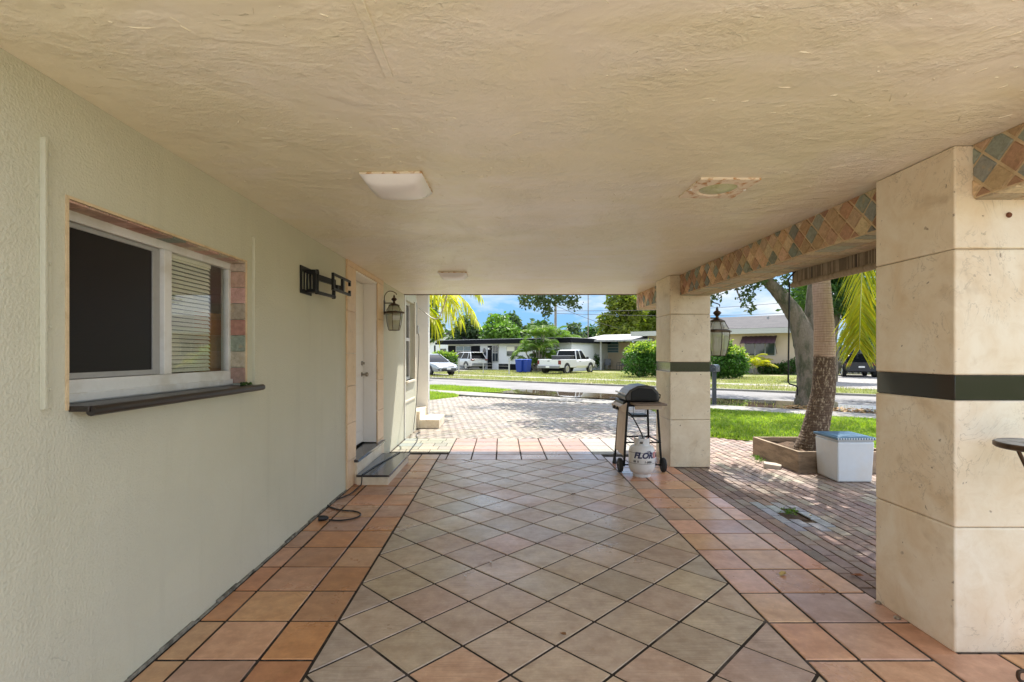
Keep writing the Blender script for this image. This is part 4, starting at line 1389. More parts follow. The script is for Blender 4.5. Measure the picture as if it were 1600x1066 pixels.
MB().box(1.63, 1.84, 6.42, 6.62, .655, .685).tube([(1.66, 6.43, .68), (1.66, 6.43, .80)], .004, 5).tube([(1.81, 6.43, .68), (1.81, 6.43, .80)], .004, 5).build('grease_tray', MT['black_metal'], gr_, bevel=.003)
MB().tube(curve_pts([(1.56, 6.34, .73), (1.60, 6.30, .70), (1.66, 6.24, .58), (1.70, 6.17, .47), (1.70, 6.12, .425)], 5), .008, 7).build('gas_hose', MT['rubber'], gr_, smooth=True)

# --- propane cylinder
TX, TY, TR = 1.672, 6.085, .153
tk_ = thing('propane_tank', 'white propane cylinder with blue lettering standing in front of the grill', 'gas cylinder', (TX, TY, 0))
prof = [(.02, .028), (.10, .03), (.128, .05), (.146, .085), (TR, .125), (TR, .205), (TR + .0015, .212), (TR, .219), (TR, .285), (.147, .325), (.130, .352), (.10, .368), (.04, .378)]
MB().lathe(prof, (TX, TY, 0), 40).build('body', MT['tank_white'], tk_, smooth=True, angle=60)
MB().lathe([(.100, 0), (.104, 0), (.106, .05), (.102, .05)], (TX, TY, 0), 28).build('foot_ring', MT['tank_white'], tk_, smooth=True)
m = MB()
n = 40
face_cam = math.atan2(-TY, -TX)
for k in range(n):
    am = (k + .5) / n * 2 * PI - PI
    a0, a1 = face_cam + k / n * 2 * PI - PI, face_cam + (k + 1) / n * 2 * PI - PI
    z0, z1 = .355, .452
    segs = [(z0, z1)]
    if abs(am + .12) < .22:
        segs = [(z0, .39), (.418, z1)]
    elif abs(abs(am) - 2.2) < .45:
        segs = [(z0, .385)]
    for s0, s1 in segs:
        def q(r, a, z):
            return (TX + r * math.cos(a), TY + r * math.sin(a), z)
        m.hexa([q(.086, a0, s0), q(.086, a1, s0), q(.080, a1, s0), q(.080, a0, s0), q(.090, a0, s1), q(.090, a1, s1), q(.084, a1, s1), q(.084, a0, s1)])
m.build('collar', MT['tank_white'], tk_)
MB().lathe([(.022, .375), (.022, .40), (.015, .405), (.015, .425), (.03, .428), (.03, .44), (.01, .445)], (TX, TY, 0), 12).build('valve', MT['steel'], tk_, smooth=True)


def wrap_text(body, size, x0, z, mats, name, shear=0.0, bold=0.0, sx=1.0, spacing=1.0, split=None):
    """lettering bent round the cylinder; x0 is the arc offset from the side that faces the camera"""
    cu_ = bpy.data.curves.new(name, 'FONT')
    cu_.body, cu_.size, cu_.shear, cu_.offset, cu_.resolution_u, cu_.space_character = body, size, shear, bold, 3, spacing
    tmp = bpy.data.objects.new(name + '_tmp', cu_)
    COL.objects.link(tmp)
    dg = bpy.context.evaluated_depsgraph_get()
    src = bpy.data.meshes.new_from_object(tmp.evaluated_get(dg))
    bpy.data.objects.remove(tmp)
    bm = bmesh.new()
    bm.from_mesh(src)
    for _ in range(2):
        bmesh.ops.subdivide_edges(bm, edges=[e for e in bm.edges if e.calc_length() > size * .22], cuts=1)
    bmesh.ops.triangulate(bm, faces=bm.faces)
    mb = MB()
    vs = [tuple(v.co) for v in bm.verts]
    bm.verts.index_update()
    out = []
    for x, y_, _ in vs:
        a = face_cam + (x0 + x * sx) / TR
        out.append((TX + (TR + .0022) * math.cos(a), TY + (TR + .0022) * math.sin(a), z + y_))
    cut = 1e9 if split is None else split
    b = 0
    mb.add(out, [])
    for f in bm.faces:
        mb.f.append([v.index for v in f.verts])
        mb.mi.append(1 if sum(vs[v.index][0] for v in f.verts) / len(f.verts) * sx + x0 > cut else 0)
        mb.c.append(None)
    bm.free()
    return mb.build(name, mats, tk_)


wrap_text('FLORIDA', .094, -.092, .234, [MT['navy_ink'], MT['pink_ink']], 'lettering', .28, .0045, 1.0, 1.0, .148)
wrap_text('1-888-', .036, .028, .176, [MT['ink'], MT['ink']], 'lettering', .15, .001, 1.05)
wrap_text('GAS', .026, .062, .303, [MT['navy_ink'], MT['navy_ink']], 'lettering', .2, .001)
m = MB()
for zz_ in (.165, .292):
    for k in range(30):
        a0, a1 = face_cam - 1.35 + k * .09, face_cam - 1.35 + (k + 1) * .09
        r = TR + .0018
        m.add([(TX + r * math.cos(a), TY + r * math.sin(a), z) for a, z in ((a0, zz_), (a1, zz_), (a1, zz_ + .0035), (a0, zz_ + .0035))], [(0, 1, 2, 3)])
for x in (-.098, -.082, -.048):
    a0, a1 = face_cam + x / TR, face_cam + (x + .012) / TR
    r = TR + .0018
    m.add([(TX + r * math.cos(a), TY + r * math.sin(a), z) for a, z in ((a0, .18), (a1, .18), (a1, .205), (a0, .205))], [(0, 1, 2, 3)])
m.build('print_marks', MT['ink'], tk_)

# --- wrought iron plant stand at the photo edge
ps = thing('plant_stand', 'tall wrought iron plant stand with round grey mosaic top by the near pillar', 'plant stand', (2.39, 2.235, 0))
c_ = Vector((2.39, 2.235, 0))
zt = 1.03
MB().lathe([(.165, zt), (.172, zt + .006), (.172, zt + .022), (.166, zt + .026)], tuple(c_), 40).build('rim', MT['bronze'], ps, smooth=True)
MB().lathe([(.16, zt + .012), (.165, zt + .0262), (.01, zt + .0275)], tuple(c_), 40).build('mosaic_top', MT['mosaic'], ps, smooth=True)
for k in range(3):
    a = R(180 + 120 * k)
    d = Vector((math.cos(a), math.sin(a), 0))
    pts = [c_ + d * .125 + Vector((0, 0, zt)), c_ + d * .02 + Vector((0, 0, zt - .24)), c_ + d * -.015 + Vector((0, 0, zt - .5)), c_ + d * .0 + Vector((0, 0, .3)), c_ + d * .045 + Vector((0, 0, .06)), c_ + d * .085 + Vector((0, 0, .012)), c_ + d * .12 + Vector((0, 0, .022)), c_ + d * .122 + Vector((0, 0, .055)), c_ + d * .095 + Vector((0, 0, .06))]
    MB().tube(curve_pts(pts, 6), .0075, 8).build('leg', MT['bronze'], ps, smooth=True)
MB().tube([c_ + Vector((.05 * math.cos(t * PI / 8), .05 * math.sin(t * PI / 8), .45)) for t in range(17)], .005, 6).build('ring', MT['bronze'], ps, smooth=True)

# --- drain pit in the bricks, weeds, loose stone, leaves
m = MB()
x0, x1, y0, y1 = pit_c.x - .11, pit_c.x + .11, pit_c.y - .17, pit_c.y + .17
m.add([(x0, y0, -.009), (x1, y0, -.009), (x1, y1, -.009), (x0, y1, -.009), (x0, y0, -.02), (x1, y0, -.02), (x1, y1, -.02), (x0, y1, -.02)], [(0, 1, 5, 4), (1, 2, 6, 5), (2, 3, 7, 6), (3, 0, 4, 7)])
m.box(x0, x1, y0, y1, -.022, -.0195)
m.build('pit_floor', MT['soil'], kind='structure')


def weed(loc, n, r, size, label, mat='bright_leaf', group='weeds between the pavers'):
    v, f = leaf_cloud([(tuple(Vector(loc) + Vector((0, 0, r * .45))), (r, r, r * .55))], n, size, flat=-.4, aspect=.35, shell=.1)
    o = np_mesh('weed', v - np.array(loc, dtype=np.float32), f, MT[mat], label=label, cat='weed', group=group)
    o.location = loc
    return o


weed((pit_c.x + .02, pit_c.y + .02, -.02), 70, .065, .034, 'clump of small weeds growing out of the broken pit in the brick patio')
g = G(1187, 722)
weed((g.x, g.y, -.008), 50, .07, .035, 'weed sprouting beside the loose grey stone near the planter corner')
g = G(1180, 716)
weed((g.x, g.y, -.008), 40, .06, .035, 'low weed at the planter wall, farther from the camera than the stone')
g = G(1206, 730)
mm = MB(Matrix.Translation((g.x, g.y, 0)) @ Matrix.Rotation(R(-20), 4, 'Z') @ Matrix.Rotation(R(5), 4, 'Y'))
mm.prism([(-.10, -.075), (.085, -.09), (.115, .02), (.06, .10), (-.09, .085)], lambda a, b, h: (a, b, h), -.02, .045)
mm.build('loose_stone', MT['stone_grey'], label='loose flat grey paving stone lying beside the planter box', cat='stone', bevel=.008)
lv = [(1223, 899, 'yellow curled leaf lying on the brown terracotta tile near the near pillar', (.40, .28, .08)), (1339, 901, 'rust brown leaf on the bricks just left of the near pillar', (.22, .08, .03)), (879, 993, 'small brown leaf on the grout crossing in the middle of the taupe tiles', (.25, .12, .04)),
      (896, 773, 'tiny brown leaf on the taupe tiles well in front of the propane tank', (.2, .1, .04)), (1171, 757, 'dark dry leaf on the brick patio by the far pillar', (.12, .07, .04)), (1267, 807, 'small pale leaf beside the weedy pit in the bricks', (.45, .38, .22)), (767, 880, 'white paper scrap on the taupe tiles', (.75, .75, .75)), (727, 902, 'white curled scrap on the taupe tiles, nearer the camera', (.75, .75, .74))]
for px, py, l, c in lv:
    g = G(px, py)
    mm = MB(Matrix.Translation((g.x, g.y, .004)) @ Matrix.Rotation(random.uniform(0, 6), 4, 'Z'))
    s = .024 if 'small' in l or 'tiny' in l or 'white' in l else .036
    sl_ = .35 if 'scrap' in l else .6
    mm.add([(-s, 0, 0), (-s * .3, -s * sl_, .012), (s * .5, -s * sl_ * .8, .008), (s * 1.1, 0, .010), (s * .5, s * sl_ * .8, .014), (-s * .3, s * sl_, .006), (.1 * s, 0, .001)], [(0, 1, 6), (1, 2, 6), (2, 3, 6), (3, 4, 6), (4, 5, 6), (5, 0, 6)])
    kd = 'scrap' if 'scrap' in l else 'leaf'
    mm.build('paper_scrap' if kd == 'scrap' else 'fallen_leaf', pbr('leaf_tone', c, .7, var=.2, vscale=30), label=l, cat=kd, group='litter on the paving')

# ================================================================== ground, street and lawns


def sheet(name, poly, z, mat, thick=.02, kind='structure'):
    return MB().prism([tuple(p)[:2] for p in poly], lambda a, b, h: (a, b, h), z - thick, z).build(name, mat, kind=kind)


MB().add([(-500, -300, -.10), (500, -300, -.10), (500, 700, -.10), (-500, 700, -.10)], [(0, 1, 2, 3)]).build('ground', MT['ground'], kind='structure')
V_S0, V_S1, V_R0, V_R1, V_F0, V_F1 = 13.9, 15.05, 17.2, 22.2, 26.1, 27.3
uvq = lambda u0, u1, v0, v1: [UV(u0, v0), UV(u1, v0), UV(u1, v1), UV(u0, v1)]
sheet('road', uvq(-120, 90, V_R0, V_R1), -.045, MT['asphalt'])
sheet('sidewalk', uvq(-14.5, -6.0, V_S0, V_S1), -.012, MT['concrete'], .06)
sheet('sidewalk', uvq(-80, -14.54, V_S0, V_S1), -.010, MT['concrete'], .06)
sheet('sidewalk', uvq(-5.96, 60, V_S0 + .35, V_S1 + .35), -.006, MT['concrete'], .06)
sheet('far_sidewalk', uvq(-90, 80, V_F0, V_F1), -.008, MT['concrete'], .06)
sheet('kerb', uvq(-90, 80, V_R1, V_R1 + .16), .03, MT['concrete'], .1)
sheet('far_verge', uvq(-22, 80, V_R1 + .17, V_F0 - .01), -.015, MT['far_lawn'])
sheet('apron', uvq(-90, -22.04, V_R1 + .17, V_F0 - .01), -.02, MT['concrete'])
sheet('far_yard', uvq(-90, 80, V_F1 + .01, 75), -.012, MT['far_lawn'])
sheet('far_driveway', uvq(-36.5, -29.5, V_F1 + .02, 38.2), -.004, MT['concrete'])
sheet('gravel_drive', uvq(-2.5, 8, V_F1 + .02, 44), -.002, MT['gravel'])
sheet('swale', uvq(-6.5, 60, V_S1 + .37, V_R0 - .01), -.03, MT['dirt'])
lawn_poly = [(3.42, 9.18), UV(-3.6, 9.42), UV(14, 9.42), UV(14, V_S0 + .33), UV(-5.65, V_S0 + .33)]
sheet('lawn', lawn_poly, -.012, MT['lawn'])
strip = [UV(-60, V_S1 + .01), UV(-12.9, V_S1 + .01), UV(-12.0, V_S1 + .5), UV(-12.3, V_R0 - .02), UV(-60, V_R0 - .02)]
sheet('verge', strip, -.014, MT['lawn'])
wedge = [(-2.62, 12.0), (-2.33, 16.1), (-1.50, 17.42), UV(-12.35, V_S0 - .02), UV(-60, V_S0 - .02), (-30, 12)]
sheet('side_lawn', wedge, -.014, MT['lawn'])
sheet('bounce_patio', [(-12, -14), (12, -14), (12, -1.52), (-12, -1.52)], -.03, MT['pale_bounce_paving'])  # unseen paving behind the camera, added pale to bounce light into the carport
# rain puddle across the swale and the road edge
pp = []
for t in np.linspace(0, 1, 26):
    pp.append(UV(-12.0 + 13.5 * t, 15.2 + .16 * math.sin(9 * t) + .12 * math.sin(23 * t) + .3 * (1 - t) ** 6 + .5 * t))
for t in np.linspace(1, 0, 26):
    pp.append(UV(-12.3 + 14.3 * t, 17.35 + 1.0 * t + .14 * math.sin(11 * t + 1) + .10 * math.sin(29 * t)))
sheet('puddle', pp, -.022, MT['water'], .004)
p2 = [UV(3.2 + 3.8 * math.cos(a) * (1 + .15 * math.sin(3 * a)), 19.3 + .33 * math.sin(a) * (1 + .3 * math.cos(2 * a))) for a in np.linspace(0, 2 * PI, 26)[:-1]]
sheet('puddle', p2, -.040, MT['water'], .004)


def grass(name, poly, n, h, mat, z=-.012, bend=.6):
    poly = [tuple(p)[:2] for p in poly]
    xs_, ys_ = zip(*poly)
    out = []
    while len(out) < n:
        c = rng.random((n, 2)) * [max(xs_) - min(xs_), max(ys_) - min(ys_)] + [min(xs_), min(ys_)]
        out += [p for p in c if inside(p[0], p[1], poly)]
    p = np.array(out[:n])
    k = len(p)
    patch = .75 + .35 * np.sin(p[:, 0] * 2.1 + 1) * np.sin(p[:, 1] * 1.7) + .2 * np.sin(p[:, 0] * 5.3 + p[:, 1] * 4.1)
    hh = h * (.5 + rng.random(k)) * patch
    a = rng.random(k) * 2 * PI
    d = np.stack([np.cos(a), np.sin(a)], 1)
    w_ = .004 + .006 * rng.random(k)
    sd = np.stack([-d[:, 1], d[:, 0]], 1) * w_[:, None]
    base = np.concatenate([p, np.full((k, 1), z)], 1)
    m_ = np.concatenate([p + d * (hh * bend * .3)[:, None], (z + hh * .62)[:, None]], 1)
    t_ = np.concatenate([p + d * (hh * bend)[:, None], (z + hh)[:, None]], 1)
    s3 = np.concatenate([sd, np.zeros((k, 1))], 1)
    v = np.stack([base - s3, base + s3, m_ + s3 * .8, t_, m_ - s3 * .8], 1).reshape(-1, 3)
    i0 = np.arange(k) * 5
    f = np.stack([i0, i0 + 1, i0 + 2, i0 + 4], 1)
    f2 = np.stack([i0 + 4, i0 + 2, i0 + 3, i0 + 3], 1)
    me_f = np.concatenate([f, f2[:, [0, 1, 2, 2]]])
    # triangles and quads together: use triangles throughout
    tri = np.concatenate([f[:, [0, 1, 2]], f[:, [0, 2, 3]], f2[:, [0, 1, 2]]])
    return np_mesh(name, v, tri, MT[mat], kind='stuff')


vis = [(3.45, 9.2), UV(-3.5, 9.38), UV(6.5, 9.38), UV(6.5, V_S0 + .3), UV(-5.6, V_S0 + .3)]
grass('lawn_grass', vis, 60000, .055, 'blade')
grass('lawn_grass', [UV(-19, V_S1 + .02), UV(-12.9, V_S1 + .02), UV(-12.1, V_S1 + .5), UV(-12.4, V_R0), UV(-19, V_R0)], 16000, .07, 'blade')
grass('lawn_grass', [(-2.6, 12.2), (-2.33, 16.1), (-1.50, 17.4), UV(-12.6, V_S0), UV(-17, V_S0)], 14000, .07, 'blade')
grass('verge_grass', uvq(-26, 6, V_R1 + .5, V_F0 - .05), 16000, .10, 'dry_blade')
grass('yard_grass', uvq(-29, -4, V_F1 + .05, 36), 26000, .10, 'dry_blade')
grass('swale_grass', uvq(-4, 6, V_S1 + .6, V_R0 + .1), 500, .06, 'dry_blade')
lc = rng.random((900, 2)) * [4.6, 1.0] + [-2.2, V_S1 + .40]
v, f = [], []
for u_, vv in lc:
    c0 = UV(u_, vv, -.02 + random.uniform(0, .05))
    a = random.uniform(0, 6.3)
    d = Vector((math.cos(a), math.sin(a), random.uniform(-.3, .4))) * random.uniform(.04, .08)
    s_ = Vector((-d.y, d.x, random.uniform(-.03, .03))) * .45
    i = len(v)
    v += [tuple(c0 - d), tuple(c0 - s_), tuple(c0 + d), tuple(c0 + s_)]
    f.append((i, i + 1, i + 2, i + 3))
np_mesh('leaf_litter', v, f, MT['dead_leaf'], kind='stuff')

# ================================================================== street furniture
g = G(1116, 630)
mb_ = thing('mailbox', 'charcoal kerbside mailbox on a square post beyond the far pillar', 'mailbox', (g.x, g.y, -.03))
MB().box(g.x - .05, g.x + .05, g.y - .05, g.y + .05, -.03, .93).build('post', MT['mailbox'], mb_, bevel=.008)
mm = MB(Matrix.Translation((g.x + .02, g.y, .93)) @ Matrix.Rotation(R(-37), 4, 'Z'))
arch = [(-.085, 0), (.085, 0), (.085, .13)] + [(.085 * math.cos(a), .13 + .085 * math.sin(a)) for a in np.linspace(0, PI, 9)[1:-1]] + [(-.085, .13)]
mm.prism(arch, lambda a, b, h: (a, h, b), -.24, .24)
bxo = mm.build('box', MT['mailbox'], mb_, bevel=.006)
MB(Matrix.Translation((g.x + .02, g.y, .93)) @ Matrix.Rotation(R(-37), 4, 'Z')).box(-.097, -.089, -.12, -.10, .05, .22).box(-.097, -.089, -.12, -.03, .19, .22).build('flag', MT['tail_red'], bxo)

for px, yp, top_py, r_, l in ((868, 47, 380, .13, 'grey utility pole rising among the hanging oak leaves'), (919, 58, 380, .06, 'thin dark utility pole left of the tall yellow green tree')):
    b0 = Vector(((px - CX) * yp / F, yp, 0))
    zt_ = P(px, top_py, yp).z
    t = thing('utility_pole', l, 'utility pole', b0)
    MB().tube([b0, b0 + Vector((0, 0, zt_))], [r_, r_ * .75], 10).build('pole', MT['pole_wood'], t, smooth=True)
    MB().box(b0.x - .9, b0.x + .9, b0.y - .05, b0.y + .05, zt_ - .6, zt_ - .5).build('crossarm', MT['pole_wood'], t)
for a, b, l in ((P(868, 478, 47), P(1010, 522, 60), 'black power line sloping down from the grey utility pole'), (P(868, 490, 47), P(1250, 488, 70), 'black power line running level over the cream house roof, the higher of two'), (P(868, 486, 47), P(1250, 471, 60), 'black power line rising to the right behind the oak limb')):
    pts = [a.lerp(b, i / 12) - Vector((0, 0, .35 * math.sin(PI * i / 12))) for i in range(13)]
    MB().tube(pts, .022, 5).build('power_line', MT['wire'], label=l, cat='power line', group='power lines over the street', smooth=True)

fe = thing('chain_link_fence', 'low wire fence with pale metal posts in front of the white house', 'fence', UV(-34, 29.5))
posts = [PV(717, 570, 29.6), PV(795.5, 570, 29.6), PV(640, 570, 29.6), PV(755, 570, 29.6)]
for i, q in enumerate(posts):
    h = HC - (559.5 - CY) * q.y / F if i < 2 else .8
    MB().tube([(q.x, q.y, -.01), (q.x, q.y, h)], .055 if i < 2 else .03, 8).build('post', MT['post_grey'], fe)
q0, q1 = posts[2], posts[1]
mm = MB()
for z in (.12, .35, .58, .78):
    mm.tube([(q0.x, q0.y, z), (q1.x, q1.y, z)], .006, 4)
mm.build('wire', MT['post_grey'], fe)

for i, (px, dv, l) in enumerate(((822, 0.0, 'blue wheeled recycling bin in the sun beside the clump palm'), (812.5, .1, 'blue wheeled recycling bin half hidden behind its twin'))):
    q = G(px, 582.6) + UV(0, dv)
    t = thing('recycling_bin', l, 'bin', q, R(-37), 'blue bins in front of the white house')
    K = dict(world=False)
    MB().hexa([(-.24, -.27, .06), (.24, -.27, .06), (.24, .27, .06), (-.24, .27, .06), (-.30, -.36, .98), (.30, -.36, .98), (.30, .36, .98), (-.30, .36, .98)]).build('body', MT['bin_blue'], t, bevel=.03, **K)
    MB().hexa([(-.32, -.40, .98), (.32, -.40, .98), (.32, .38, .98), (-.32, .38, .98), (-.30, -.36, 1.04), (.30, -.36, 1.04), (.28, .34, 1.07), (-.28, .34, 1.07)]).build('lid', MT['bin_blue'], t, bevel=.02, **K)
    for x in (-.27, .27):
        MB().lathe([(.10, -.03), (.11, 0), (.10, .03)], (x, .3, .10), 12, 'x').build('wheel', MT['tyre'], t, **K)


# ================================================================== vehicles (local y points forward)
def loft(st, cap=True):
    m = MB()
    rings = []
    for y, w, zb, zs, inset in st:
        rings.append([(-w * .90, y, zb), (-w, y, zb + .16), (-w * 1.0, y, zs - .22), (-w * .965, y, zs - .04), (-w * inset, y, zs), (w * inset, y, zs), (w * .965, y, zs - .04), (w, y, zs - .22), (w, y, zb + .16), (w * .90, y, zb)])
    n = 10
    v = [p for r_ in rings for p in r_]
    f = [(i * n + k, i * n + (k + 1) % n, (i + 1) * n + (k + 1) % n, (i + 1) * n + k) for i in range(len(rings) - 1) for k in range(n)]
    f += [tuple(range(n)), tuple(range(len(v) - n, len(v)))]
    m.add(v, f)
    return m


K = dict(world=False)


def wheels(t, ys_, w, r_):
    for y in ys_:
        for s in (-1, 1):
            wl = MB().lathe([(r_ * .55, -.11), (r_ * .93, -.11), (r_, -.07), (r_, .07), (r_ * .93, .11), (r_ * .55, .11)], (s * (w - .10), y, r_), 24, 'x').build('wheel', MT['tyre'], t, smooth=True, **K)
            rm = MB().lathe([(r_ * .64, 0), (r_ * .60, .012 * s), (r_ * .52, -.02 * s), (r_ * .2, -.015 * s), (r_ * .16, .012 * s), (.001, .014 * s)], (s * (w + .012), y, r_), 20, 'x')
            rm.build('rim', MT['rim'], wl, smooth=True, **K)
            MB().lathe([(r_ * 1.18, -.004), (r_ * 1.18, .004)], (s * (w + .001), y, r_ + .02), 22, 'x').build('wheel_arch', MT['trim_black'], t, **K)


def cabin(t, yb0, yb1, yt0, yt1, zb, zt_, wb, wt, paint, pillars):
    m = MB().hexa([(-wb, yb0, zb), (wb, yb0, zb), (wb, yb1, zb), (-wb, yb1, zb), (-wt, yt0, zt_), (wt, yt0, zt_), (wt, yt1, zt_), (-wt, yt1, zt_)])
    m.build('windows', MT['car_glass'], t, bevel=.03, **K)
    m = MB().hexa([(-wt - .01, yt0 - .03, zt_ - .03), (wt + .01, yt0 - .03, zt_ - .03), (wt + .01, yt1 + .03, zt_ - .03), (-wt - .01, yt1 + .03, zt_ - .03), (-wt * .86, yt0 + .1, zt_ + .045), (wt * .86, yt0 + .1, zt_ + .045), (wt * .86, yt1 - .12, zt_ + .045), (-wt * .86, yt1 - .12, zt_ + .045)])
    m.build('roof', paint, t, bevel=.025, **K)
    for fb, ft in pillars:
        for s in (-1, 1):
            yb_, yt_ = yb0 + (yb1 - yb0) * fb, yt0 + (yt1 - yt0) * ft
            MB().tube([(s * wb, yb_, zb - .02), (s * wt, yt_, zt_ - .01)], .038, 6).build('door_pillar', paint, t, **K)


# pickup truck
th = R(-38.5)
c_, s_ = math.cos(th), math.sin(th)
rr_ = Vector((4.17, 36.5, 0))                                 # rear right corner on the ground
Lc, Wc = 5.55, 1.95
loc = rr_ + Vector((c_ * -Wc / 2 - s_ * Lc / 2, s_ * -Wc / 2 + c_ * Lc / 2, 0))
t = thing('pickup_truck', 'white pickup truck with black tool box in its bed parked on the far lawn', 'pickup truck', loc, th)
pw = MT['car_white']
hw = Wc / 2
loft([(-.38, hw * .97, .42, 1.04, .93), (.2, hw, .40, 1.05, .93), (1.25, hw, .40, 1.06, .93), (1.9, hw * .99, .40, 1.08, .9), (2.4, hw * .96, .42, 1.02, .85), (2.70, hw * .86, .46, .92, .8)]).build('body', pw, t, smooth=True, angle=30, **K)
bd = MB().box(-hw, -hw + .09, -2.72, -.40, .46, 1.06).box(hw - .09, hw, -2.72, -.40, .46, 1.06).box(-hw + .09, hw - .09, -.5, -.40, .46, 1.06).box(-hw + .09, hw - .09, -2.68, -.5, .50, .62)
bd.build('bed', pw, t, bevel=.03, **K)
tg = MB().box(-hw + .03, hw - .03, -2.775, -2.725, .56, 1.05).build('tailgate', pw, t, bevel=.015, **K)
MB().box(-.09, .09, -2.785, -2.776, .92, .97).build('handle', MT['trim_black'], tg, **K)
cabin(t, -.36, 1.32, -.22, .72, 1.04, 1.74, hw * .93, hw * .76, pw, ((0, 0), (.42, .5), (1, 1)))
MB().box(-hw + .02, hw - .02, -2.90, -2.78, .42, .60).build('rear_bumper', MT['trim_grey'], t, bevel=.02, **K)
MB().box(-hw + .04, hw - .04, 2.68, 2.80, .40, .60).build('front_bumper', MT['trim_grey'], t, bevel=.02, **K)
MB().box(-.16, .16, -2.915, -2.905, .46, .58).build('number_plate', MT['white'], t, **K)
for s in (-1, 1):
    MB().box(s * (hw - .08) - .085, s * (hw - .08) + .09, -2.78, -2.64, .70, 1.0).build('tail_light', MT['tail_red'], t, bevel=.01, **K)
    MB().box(s * hw * .70 - .16, s * hw * .70 + .16, 2.62, 2.74, .68, .88).build('headlight', MT['head_lens'], t, bevel=.02, **K)
    MB().box(s * (hw + .09) - .09, s * (hw + .09) + .09, 1.02, 1.14, 1.06, 1.26).build('side_mirror', MT['trim_black'], t, bevel=.02, **K)
    MB().box(s * (hw + .003) - .008, s * (hw + .003) + .008, .02, .22, .90, .94).build('door_handle', MT['trim_black'], t, **K)
wheels(t, (-1.78, 1.75), hw, .37)
tool = thing('tool_box', 'black tool box sitting across the bed of the white pickup', 'tool box', loc + Matrix.Rotation(th, 3, 'Z') @ Vector((0, -.8, .62)), th)
MB().box(-.84, .84, -.26, .26, 0, .68).build('case', MT['trim_black'], tool, bevel=.02, **K)
MB().box(-.86, .86, -.28, .28, .68, .73).build('lid', MT['trim_grey'], tool, bevel=.01, **K)

# white SUV on the driveway
th = R(36)
loc = Vector((P(729, 575, 48.8).x, 48.8, 0))
t = thing('parked_suv', 'white sport utility car seen from behind on the driveway of the black and white house', 'car', loc, th)
hw = .93
loft([(-2.26, hw * .88, .40, .98, .85), (-2.1, hw * .97, .34, 1.02, .9), (-1.2, hw, .30, 1.02, .92), (.6, hw, .30, 1.0, .92), (1.3, hw * .98, .30, 1.0, .88), (1.95, hw * .93, .32, .90, .8), (2.25, hw * .8, .38, .74, .75)]).build('body', pw, t, smooth=True, angle=30, **K)
cabin(t, -2.15, 1.15, -1.75, .28, 1.0, 1.60, hw * .92, hw * .70, pw, ((0, 0), (.18, .12), (.55, .55), (1, 1)))
MB().hexa([(-.62, -2.06, 1.58), (.62, -2.06, 1.58), (.62, -1.7, 1.62), (-.62, -1.7, 1.62), (-.60, -2.08, 1.62), (.60, -2.08, 1.62), (.60, -1.7, 1.66), (-.60, -1.7, 1.66)]).build('spoiler', pw, t, bevel=.01, **K)
MB().hexa([(-.80, -2.30, .62), (.80, -2.30, .62), (.80, -2.2, .62), (-.80, -2.2, .62), (-.80, -2.24, 1.0), (.80, -2.24, 1.0), (.80, -2.1, 1.0), (-.80, -2.1, 1.0)]).build('tailgate', pw, t, bevel=.03, **K)
MB().box(-.60, .60, -2.285, -2.2, .955, .985).build('light_bar', MT['trim_black'], t, **K)
for s in (-1, 1):
    MB().box(s * .74 - .15, s * .74 + .15, -2.30, -2.1, .86, .99).build('tail_light', MT['tail_red'], t, bevel=.02, **K)
    MB().box(s * (hw + .06) - .07, s * (hw + .06) + .07, .72, .86, 1.0, 1.14).build('side_mirror', pw, t, bevel=.02, **K)
MB().box(-.82, .82, -2.36, -2.2, .36, .60).build('rear_bumper', MT['trim_grey'], t, bevel=.03, **K)
MB().box(-.16, .16, -2.325, -2.305, .68, .80).build('number_plate', MT['white'], t, **K)
MB().box(-hw - .012, hw + .012, -1.9, 1.9, .28, .40).build('sill_cladding', MT['trim_grey'], t, bevel=.02, **K)
wheels(t, (-1.36, 1.38), hw, .36)

# silver sedan at the kerb, front to the right
th = math.atan2(-.78, .62) - PI / 2
loc = G(672, 587.0) + Matrix.Rotation(th, 3, 'Z') @ Vector((-.82, -1.38, 0))
t = thing('parked_sedan', 'silver sedan parked on the street, only its nose showing past the white pier', 'car', loc, th)
ps_ = MT['car_silver']
hw = .915
loft([(-2.4, hw * .86, .40, .92, .8), (-2.0, hw * .97, .32, .98, .9), (-1.0, hw, .27, .93, .92), (.9, hw, .27, .92, .92), (1.5, hw * .99, .27, .88, .82), (2.1, hw * .93, .28, .76, .75), (2.35, hw * .80, .30, .64, .7), (2.44, hw * .62, .34, .54, .7)]).build('body', ps_, t, smooth=True, angle=35, **K)
cabin(t, -1.75, 1.25, -.95, .32, .90, 1.43, hw * .90, hw * .66, ps_, ((0, 0), (.5, .5), (1, 1)))
MB().hexa([(-.40, 2.41, .50), (.40, 2.41, .50), (.36, 2.36, .50), (-.36, 2.36, .50), (-.46, 2.385, .64), (.46, 2.385, .64), (.42, 2.30, .64), (-.42, 2.30, .64)]).build('grille', MT['trim_black'], t, **K)
MB().box(-.55, .55, 2.42, 2.46, .32, .41).build('air_intake', MT['trim_black'], t, **K)
MB().box(-.16, .16, 2.455, 2.465, .42, .52).build('number_plate', MT['white'], t, **K)
